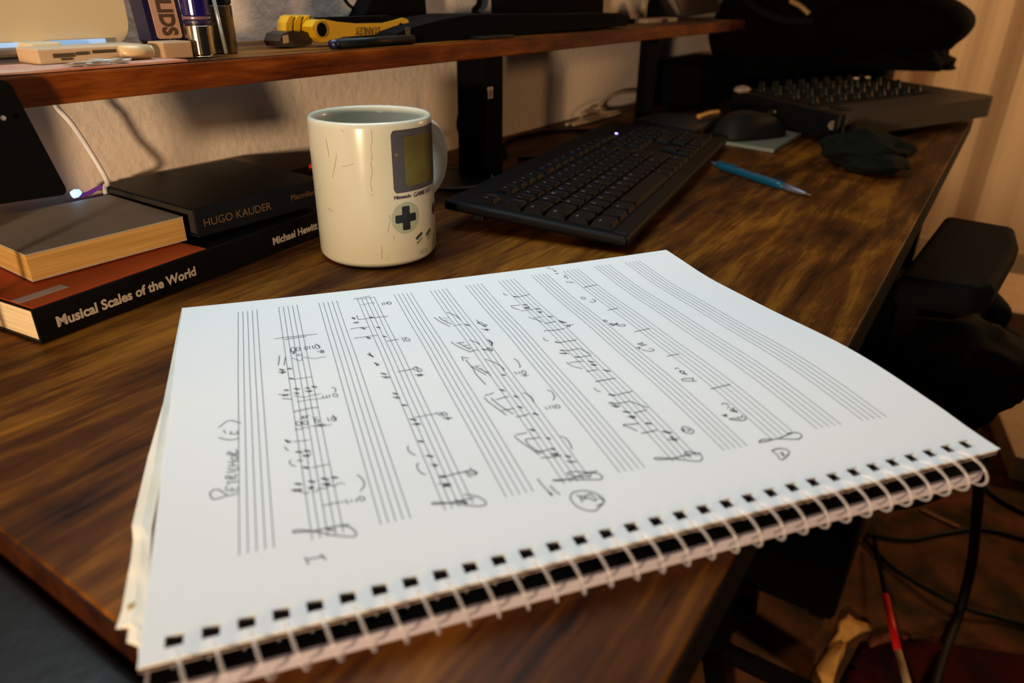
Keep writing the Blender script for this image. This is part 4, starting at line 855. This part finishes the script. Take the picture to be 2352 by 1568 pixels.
# yellow ribbed tape measure behind it
tm = thing('tape_measure', 'small yellow ribbed tape measure with steel hook left of the knife', 'tape measure', (0.335, 0.44, TZ))
for k in range(3):
    x_ = 657 + k*19
    obj('rib', prism(plane_poly([(x_, 72), (x_+1, 52), (x_+8, 38), (x_+17, 35), (x_+15, 50), (x_+13, 74)], 0.437), Vector((0.003, 0.014, 0))), M_YEL, tm)
obj('shell', prism(plane_poly([(662, 74), (664, 55), (676, 40), (715, 37), (713, 76)], 0.439), Vector((0.003, 0.012, 0))), mat('green_yellow', (0.22, 0.20, 0.02), 0.5), tm)
obj('base', prism(plane_poly([(648, 108), (642, 95), (648, 78), (665, 72), (715, 75), (716, 102), (700, 107)], 0.430), Vector((0, 0.018, 0))), mat('brown_plastic', (0.025, 0.013, 0.007), 0.5), tm)
obj('hook', prism(plane_poly([(652, 100), (651, 82), (662, 80), (664, 98)], 0.4292), Vector((0, 0.0007, 0))), mat('steel_warm', (0.42, 0.27, 0.14), 0.35), tm)
# black marker in front
mkr = thing('marker', 'thick black marker with dark blue end lying in front of the yellow knife', 'marker', (0.385, 0.40, TZ))
obj('barrel', tube([(0.3470, 0.3925, TZ+0.0038), (0.4320, 0.3915, TZ+0.0038)], 0.0037, 14, sm=0), M_BLACK, mkr, smooth=True)
obj('cap', tube([(0.3405, 0.3928, TZ+0.0038), (0.3470, 0.3925, TZ+0.0038)], 0.0034, 14, sm=0), mat('navy_cap', (0.006, 0.008, 0.04), 0.35), mkr, smooth=True)
# long black case
cse = thing('instrument_case', 'long black low case lying along the shelf right of the knife', 'case', (0.62, 0.43, TZ))
cpp = [(905, 112), (902, 95), (915, 75), (950, 62), (1020, 44), (1080, 34), (1160, 33), (1300, 34), (1420, 30), (1448, 38), (1440, 60), (1300, 70), (1150, 84), (1000, 103), (950, 112)]
cq = plane_poly(cpp, 0.398)
for p in cq: p.z = max(p.z, TZ+0.0003)
obj('body', prism(cq, Vector((0.0, 0.05, 0))), M_MATTE, cse)
obj('clasp', bx(0.430, 0.436, 0.3970, 0.3979, TZ+0.004, TZ+0.013), mat('clasp_grey', (0.02, 0.018, 0.018), 0.4), cse)
# little remote at the edge
rm = thing('remote', 'small flat black remote at the shelf edge above the near post', 'remote', (0.545, 0.39, TZ))
obj('body', bx(0.520, 0.580, 0.3855, 0.3972, TZ, TZ+0.0026, bev=0.001), M_BLACK, rm)
# monitor stands behind (their screens are above the frame)
ms = thing('monitor_stand', 'black wedge-shaped monitor stand in the middle of the shelf', 'stand', (0.56, 0.49, TZ))
obj('neck', prism(plane_poly([(832, 44), (870, -30), (975, -30), (980, 40)], 0.488), Vector((0, 0.02, 0))), M_MATTE, ms)
obj('base', bx(0.485, 0.69, 0.462, 0.515, TZ, TZ+0.008, bev=0.003), M_MATTE, ms)
ms2 = thing('monitor_stand', 'square black monitor stand near the far post of the shelf', 'stand', (0.86, 0.49, TZ))
obj('neck', prism(plane_poly([(1160, 38), (1158, -30), (1388, -30), (1385, 34)], 0.488), Vector((0, 0.02, 0))), M_MATTE, ms2)
obj('base', bx(0.79, 1.03, 0.455, 0.515, TZ, TZ+0.006, bev=0.003), M_MATTE, ms2)
tag(obj('cable', tube([at(782, -15, 0.505, 1), at(800, 10, 0.505, 1), at(822, 32, 0.505, 1), (0.475, 0.498, TZ+0.0025)], 0.0016, 8), M_MATTE, origin=(0.46, 0.505, 0.15), smooth=True), 'thin black cable slanting down to the shelf left of the wedge stand', 'cable')
tag(obj('cable', tube([at(1104, -20, 0.512, 1), at(1100, 10, 0.512, 1), at(1092, 30, 0.512, 1), (0.745, 0.510, TZ+0.003)], 0.0035, 8), M_MATTE, origin=(0.74, 0.51, 0.15), smooth=True), 'black cable dropping to the shelf between the two monitor stands', 'cable')
# small white things on the far end
wa = thing('adapter', 'small white adapter with red dot on the far end of the shelf', 'adapter', (1.07, 0.44, TZ))
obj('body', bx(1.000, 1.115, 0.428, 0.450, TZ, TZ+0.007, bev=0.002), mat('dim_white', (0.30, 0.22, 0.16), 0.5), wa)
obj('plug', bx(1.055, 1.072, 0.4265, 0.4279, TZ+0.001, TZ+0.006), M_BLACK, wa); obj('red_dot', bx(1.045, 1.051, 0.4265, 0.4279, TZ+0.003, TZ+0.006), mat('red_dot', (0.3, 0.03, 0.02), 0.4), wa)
tr = thing('picture_card', 'brown card leaning back on the far end of the shelf', 'card', (1.20, 0.47, TZ))
cq = [(1570, 40), (1540, -30), (1640, -30), (1655, 27)]
pq = plane_poly(cq, 0.47)
for p in pq: p.z = max(p.z, TZ)
obj('card', prism(pq, Vector((0, 0.003, 0))), mat('brown_card', (0.10, 0.06, 0.04), 0.6), tr)
tw_ = thing('cream_tube', 'upright cream tube on the far end of the shelf', 'tube', (1.06, 0.48, TZ))
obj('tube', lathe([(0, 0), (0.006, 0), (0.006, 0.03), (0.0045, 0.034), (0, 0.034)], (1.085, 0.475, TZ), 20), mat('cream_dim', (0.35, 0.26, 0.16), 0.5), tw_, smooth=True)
db = thing('dark_cone', 'black cone-shaped base on the far end of the shelf', 'base', (1.14, 0.48, TZ))
obj('cone', lathe([(0, 0), (0.028, 0), (0.026, 0.004), (0.006, 0.035), (0, 0.036)], (1.152, 0.485, TZ), 24), M_MATTE, db, smooth=True)

# ================================================================== CHAIR (right) pushed to the desk
ch = thing('office_chair', 'black office chair with padded armrest pushed in at the right front of the desk', 'chair', (0.76, -0.02, FZ))
zt = -0.045
ap = [at(2172, 492, zt), at(2335, 520, zt), at(2345, 560, zt), at(2290, 655, zt), at(2240, 664, zt), at(2060, 636, zt)]
cpt = sum(ap, Vector())/6
o = obj('armrest_pad', prism([Vector((p.x, p.y, zt-0.028)) for p in ap], Vector((0, 0, 0.028))), M_MATTE, ch)
md = o.modifiers.new('b', 'BEVEL'); md.width = 0.008; md.segments = 3
pp = at(2093, 680, -0.10)
obj('armrest_post', bx(pp.x-0.012, pp.x+0.012, pp.y-0.010, pp.y+0.010, -0.34, zt-0.02, bev=0.003), M_MATTE, ch)
bms = bmesh.new()
sa = at(1985, 745, -0.20); sb = at(2200, 800, -0.20)
obj('seat', blob((0.74, 0.045, -0.252), (0.165, 0.155, 0.040), 40, 0.02, 1.8, 5), M_MATTE, ch, smooth=True)
obj('seat_shell', blob((0.74, 0.045, -0.275), (0.165, 0.15, 0.035), 4, 0.02, 1, 4), M_BLACK, ch, smooth=True)
obj('column', tube([(0.70, 0.12, -0.29), (0.70, 0.12, FZ+0.06)], 0.022, 14, sm=0), M_MATTE, ch, smooth=True)
for k in range(5):
    a = 2*PI*k/5-0.122; e_ = Vector((0.70+0.14*math.cos(a), 0.12+0.14*math.sin(a), FZ+0.045))
    lg_ = obj('base_leg', tube([(0.70, 0.12, FZ+0.075), e_], 0.014, 8, sm=0), M_MATTE, ch, smooth=True)
    obj('caster', lathe([(0, -0.01), (0.02, -0.01), (0.022, 0), (0.02, 0.01), (0, 0.01)], (e_.x, e_.y, FZ+0.0225), 16, axis=(math.sin(a), -math.cos(a), 0)), M_MATTE, lg_, smooth=True)
bgc = thing('shoulder_bag', 'black lumpy bag with small metal buckle lying on the office chair seat', 'bag', (0.82, -0.03, -0.19))
obj('body', blob((0.845, -0.025, -0.165), (0.10, 0.085, 0.050), 17, 0.28, 2.4, 5, flat_bottom=-0.2105), M_MATTE, bgc, smooth=True)
obj('side_fold', blob((0.735, -0.065, -0.165), (0.085, 0.065, 0.050), 27, 0.3, 2.4, 4, flat_bottom=-0.2105), M_MATTE, bgc, smooth=True)
bk = at(2228, 828, -0.135); obj('buckle', blob((bk.x, bk.y, -0.137), (0.010, 0.006, 0.003), 2, 0.1, 2, 2), mat('dull_brass', (0.05, 0.035, 0.02), 0.5), bgc)
tag(obj('cable', tube([at(2178, 655, -0.08), at(2190, 700, -0.12), at(2205, 735, -0.13)], 0.0014, 8), M_MATTE, origin=(0.8, -0.05, -0.12), smooth=True), 'thin dark cord hanging under the chair armrest', 'cord')
# left: black padded stool
stl = thing('stool', 'black leather padded stool seat at the left end of the desk', 'stool', (-0.17, 0.15, FZ))
o = obj('cushion', bx(-0.40, -0.0016, -0.30, 0.50, -0.10, -0.012, bev=0.005, seg=3), mat('black_leather', (0.0055, 0.0065, 0.0060), 0.45, spec=0.25, bump=0.12, bscale=200), stl, smooth=True)
obj('piping', tube([(-0.030, -0.28, -0.0125), (-0.032, 0.10, -0.0120), (-0.030, 0.48, -0.0125)], 0.0030, 10), mat('grey_piping', (0.03, 0.032, 0.028), 0.5), stl, smooth=True)
for sx in (-0.36, -0.05):
    for sy in (-0.26, 0.38): obj('leg', bx(sx-0.015, sx+0.015, sy-0.015, sy+0.015, FZ, -0.10), M_MATTE, stl)
# computer tower under the desk
tw = thing('computer_tower', 'black computer tower standing on the floor under the desk', 'computer', (1.07, 0.20, FZ))
obj('case', bx(0.909, 1.16, -0.013, 0.44, FZ+0.012, -0.32, bev=0.004), M_MATTE, tw)
for a in (0.93, 1.13):
    for b in (0.01, 0.41): obj('foot', bx(a-0.012, a+0.012, b-0.012, b+0.012, FZ, FZ+0.012), M_BLACK, tw)
obj('front_panel', bx(0.913, 1.156, -0.0165, -0.0125, FZ+0.02, -0.325, bev=0.001), M_BLACK, tw)

# ================================================================== FLOOR CLUTTER
def fl(px, py, h=0.004): return at(px, py, FZ+h)
cab = mat('cable_black', (0.004, 0.004, 0.004), 0.6, spec=0.2)
p0 = at(2245, 1125, -0.45)
tag(obj('cable', tube([at(2255, 1050, -0.30), at(2245, 1160, -0.48), at(2232, 1290, -0.62), fl(2205, 1400, 0.02), fl(2175, 1480, 0.008), fl(2150, 1560, 0.040), fl(2130, 1640, 0.045)], 0.0075, 10), cab, origin=(1.1, -0.17, FZ), smooth=True), 'thick black cable dropping from the chair and running to the front on the carpet', 'cable')
tag(obj('cable', tube([fl(1990, 1225), fl(2080, 1240), fl(2170, 1225), fl(2260, 1215), fl(2380, 1245)], 0.0040, 8), cab, origin=(1.3, -0.12, FZ), smooth=True), 'black cable crossing the carpet farthest back under the notebook corner', 'cable')
tag(obj('cable', tube([fl(1985, 1235, 0.006), fl(2060, 1310, 0.006), fl(2200, 1388, 0.014), fl(2300, 1420, 0.006), fl(2380, 1440, 0.006)], 0.0045, 8), cab, origin=(1.1, -0.15, FZ), smooth=True), 'black cable running diagonally over the carpet crossing the thick one', 'cable')
tag(obj('cable', tube([fl(2240, 1100), fl(2300, 1150), fl(2400, 1200)], 0.0045, 8), cab, origin=(1.4, -0.2, FZ), smooth=True), 'short black cable at the right edge of the carpet', 'cable')
stc = thing('stick', 'slender stick with dark end, bright red middle and cream end leaning over the carpet', 'stick', fl(2060, 1400, 0.0))
s_pts = [fl(2008, 1240, 0.02), fl(2034, 1368, 0.03), fl(2063, 1497, 0.04), fl(2105, 1640, 0.05)]
obj('dark_end', tube(s_pts[:2], 0.0038, 10, sm=0), M_MATTE, stc, smooth=True); tag(obj('red_grip', tube(s_pts[1:3], 0.0055, 12, sm=0), mat('bright_red', (0.75, 0.006, 0.008), 0.4), stc, smooth=True), 'bright red section'); tag(obj('cream_end', tube(s_pts[2:], 0.0055, 12, sm=0), mat('cream_wood', (0.62, 0.42, 0.24), 0.5), stc, smooth=True), 'cream coloured end')
# crumpled blanket: dark red with yellow ragged trim
def cloth(name, poly, h, m, seed, amp, parent):
    P = [fl(a, b, 0) for a, b in poly]; c = sum(P, Vector())/len(P); bm = bmesh.new(); K = 7; rings = []
    Pn = []
    for i in range(len(P)):
        for k in range(4): Pn.append(P[i].lerp(P[(i+1) % len(P)], k/4))
    for j in range(K+1):
        t = j/K; ring = []
        for p in Pn:
            q = c.lerp(p, t); z = FZ + 0.001 + h*(1-t**4)*(0.55+amp*mnoise.noise(q*22+Vector((seed, 0, 0))))
            ring.append(bm.verts.new((q.x, q.y, max(z, FZ+0.001))))
        rings.append(ring)
    for a, b in zip(rings, rings[1:]):
        for k in range(len(Pn)): bm.faces.new((a[k], a[(k+1) % len(Pn)], b[(k+1) % len(Pn)], b[k]))
    bm.faces.new(rings[-1][::-1])
    bmesh.ops.remove_doubles(bm, verts=bm.verts[:], dist=1e-6); bmesh.ops.recalc_face_normals(bm, faces=bm.faces[:])
    return obj(name, bm, m, parent, smooth=True)
bl = thing('blanket', 'crumpled dark red patterned blanket with ragged yellow trim on the carpet', 'blanket', fl(2050, 1530, 0))
cloth('red_fabric', [(1975, 1475), (2060, 1468), (2110, 1470), (2240, 1490), (2400, 1510), (2400, 1700), (1900, 1700), (1930, 1560)], 0.022, mat('dark_red_cloth', (0.055, 0.003, 0.005), 0.9, col2=(0.006, 0.003, 0.004), scale=16, spec=0.1), 3, 0.9, bl)
cloth('orange_patch', [(1990, 1475), (2040, 1462), (2095, 1468), (2030, 1485), (1995, 1495)], 0.030, mat('rust_cloth', (0.16, 0.035, 0.012), 0.9), 9, 0.6, bl)
yt = cloth('yellow_trim', [(1848, 1600), (1868, 1540), (1885, 1515), (1908, 1520), (1896, 1485), (1920, 1455), (1920, 1432), (1948, 1412), (1965, 1426), (2000, 1432), (2004, 1448), (1975, 1458), (1945, 1478), (1938, 1510), (1922, 1545), (1905, 1600)], 0.034, mat('mustard_cloth', (0.75, 0.38, 0.09), 0.9, col2=(0.52, 0.24, 0.05), scale=40), 14, 0.9, bl)
tag(yt, 'ragged mustard yellow trim')
tag(obj('paper_scrap', prism([fl(1606, 1455, 0.001), fl(1618, 1450, 0.001), fl(1640, 1482, 0.001), fl(1632, 1486, 0.001)], Vector((0, 0, 0.0012))), mat('scrap', (0.30, 0.2, 0.12), 0.8), origin=fl(1622, 1470, 0)), 'tiny pale paper scrap on the carpet beside the desk edge', 'scrap')
tag(obj('wood_splinter', prism([fl(2110, 1172, 0.001), fl(2122, 1170, 0.001), fl(2205, 1210, 0.001), fl(2200, 1214, 0.001)], Vector((0, 0, 0.003))), mat('splinter', (0.20, 0.08, 0.03), 0.8), origin=fl(2155, 1190, 0)), 'thin orange-brown stick on the carpet below the notebook corner', 'stick')
# boxes and papers by the far wall
def crate(name, label, cat, x0, x1, y0, y1, z0, z1, m, lid=None, rz=0):
    t = thing(name, label, cat, ((x0+x1)/2, (y0+y1)/2, z0), rz)
    a, b, h = (x1-x0)/2, (y1-y0)/2, z1-z0
    obj('body', bx(-a, a, -b, b, 0, h*0.9, bev=0.003), m, t, local=True)
    obj('lid', bx(-a-0.006, a+0.006, -b-0.006, b+0.006, h*0.86, h, bev=0.003), lid or m, t, local=True)
    return t
M_CARD = mat('cream_cardboard', (0.60, 0.42, 0.30), 0.8, col2=(0.5, 0.34, 0.23), scale=5); M_CARD2 = mat('brown_cardboard', (0.24, 0.14, 0.06), 0.8)
crate('storage_box', 'pale cream storage box on the floor behind the chair', 'box', 1.75, 2.15, -0.04, 0.25, FZ, FZ+0.20, M_CARD, rz=-0.1)
crate('storage_box', 'long low cream box behind the office chair armrest', 'box', 2.2, 2.55, -0.30, 0.20, FZ, FZ+0.13, mat('cream_card2', (0.50, 0.36, 0.25), 0.8), rz=0.1)
crate('storage_box', 'brown cardboard box at the right edge against the far wall', 'box', 2.25, 2.5, -0.62, -0.34, FZ, FZ+0.10, M_CARD2, rz=0.15)
crate('paper_stack', 'stack of cream papers on the floor at the right edge', 'papers', 1.55, 1.95, -0.42, -0.20, FZ, FZ+0.06, mat('cream_papers', (0.42, 0.30, 0.19), 0.8), rz=0.2)
for o in bpy.data.objects:
    if o.parent is None and 'category' in o:
        k = {'book': 'books stacked behind the notebook', 'cable': 'cables around the desk', 'stand': 'monitor stands on the shelf'}.get(o['category'])
        if o.name.startswith('storage_box'): k = 'boxes on the floor by the far wall'
        if k: o['group'] = k
print('ok', len(bpy.data.objects))
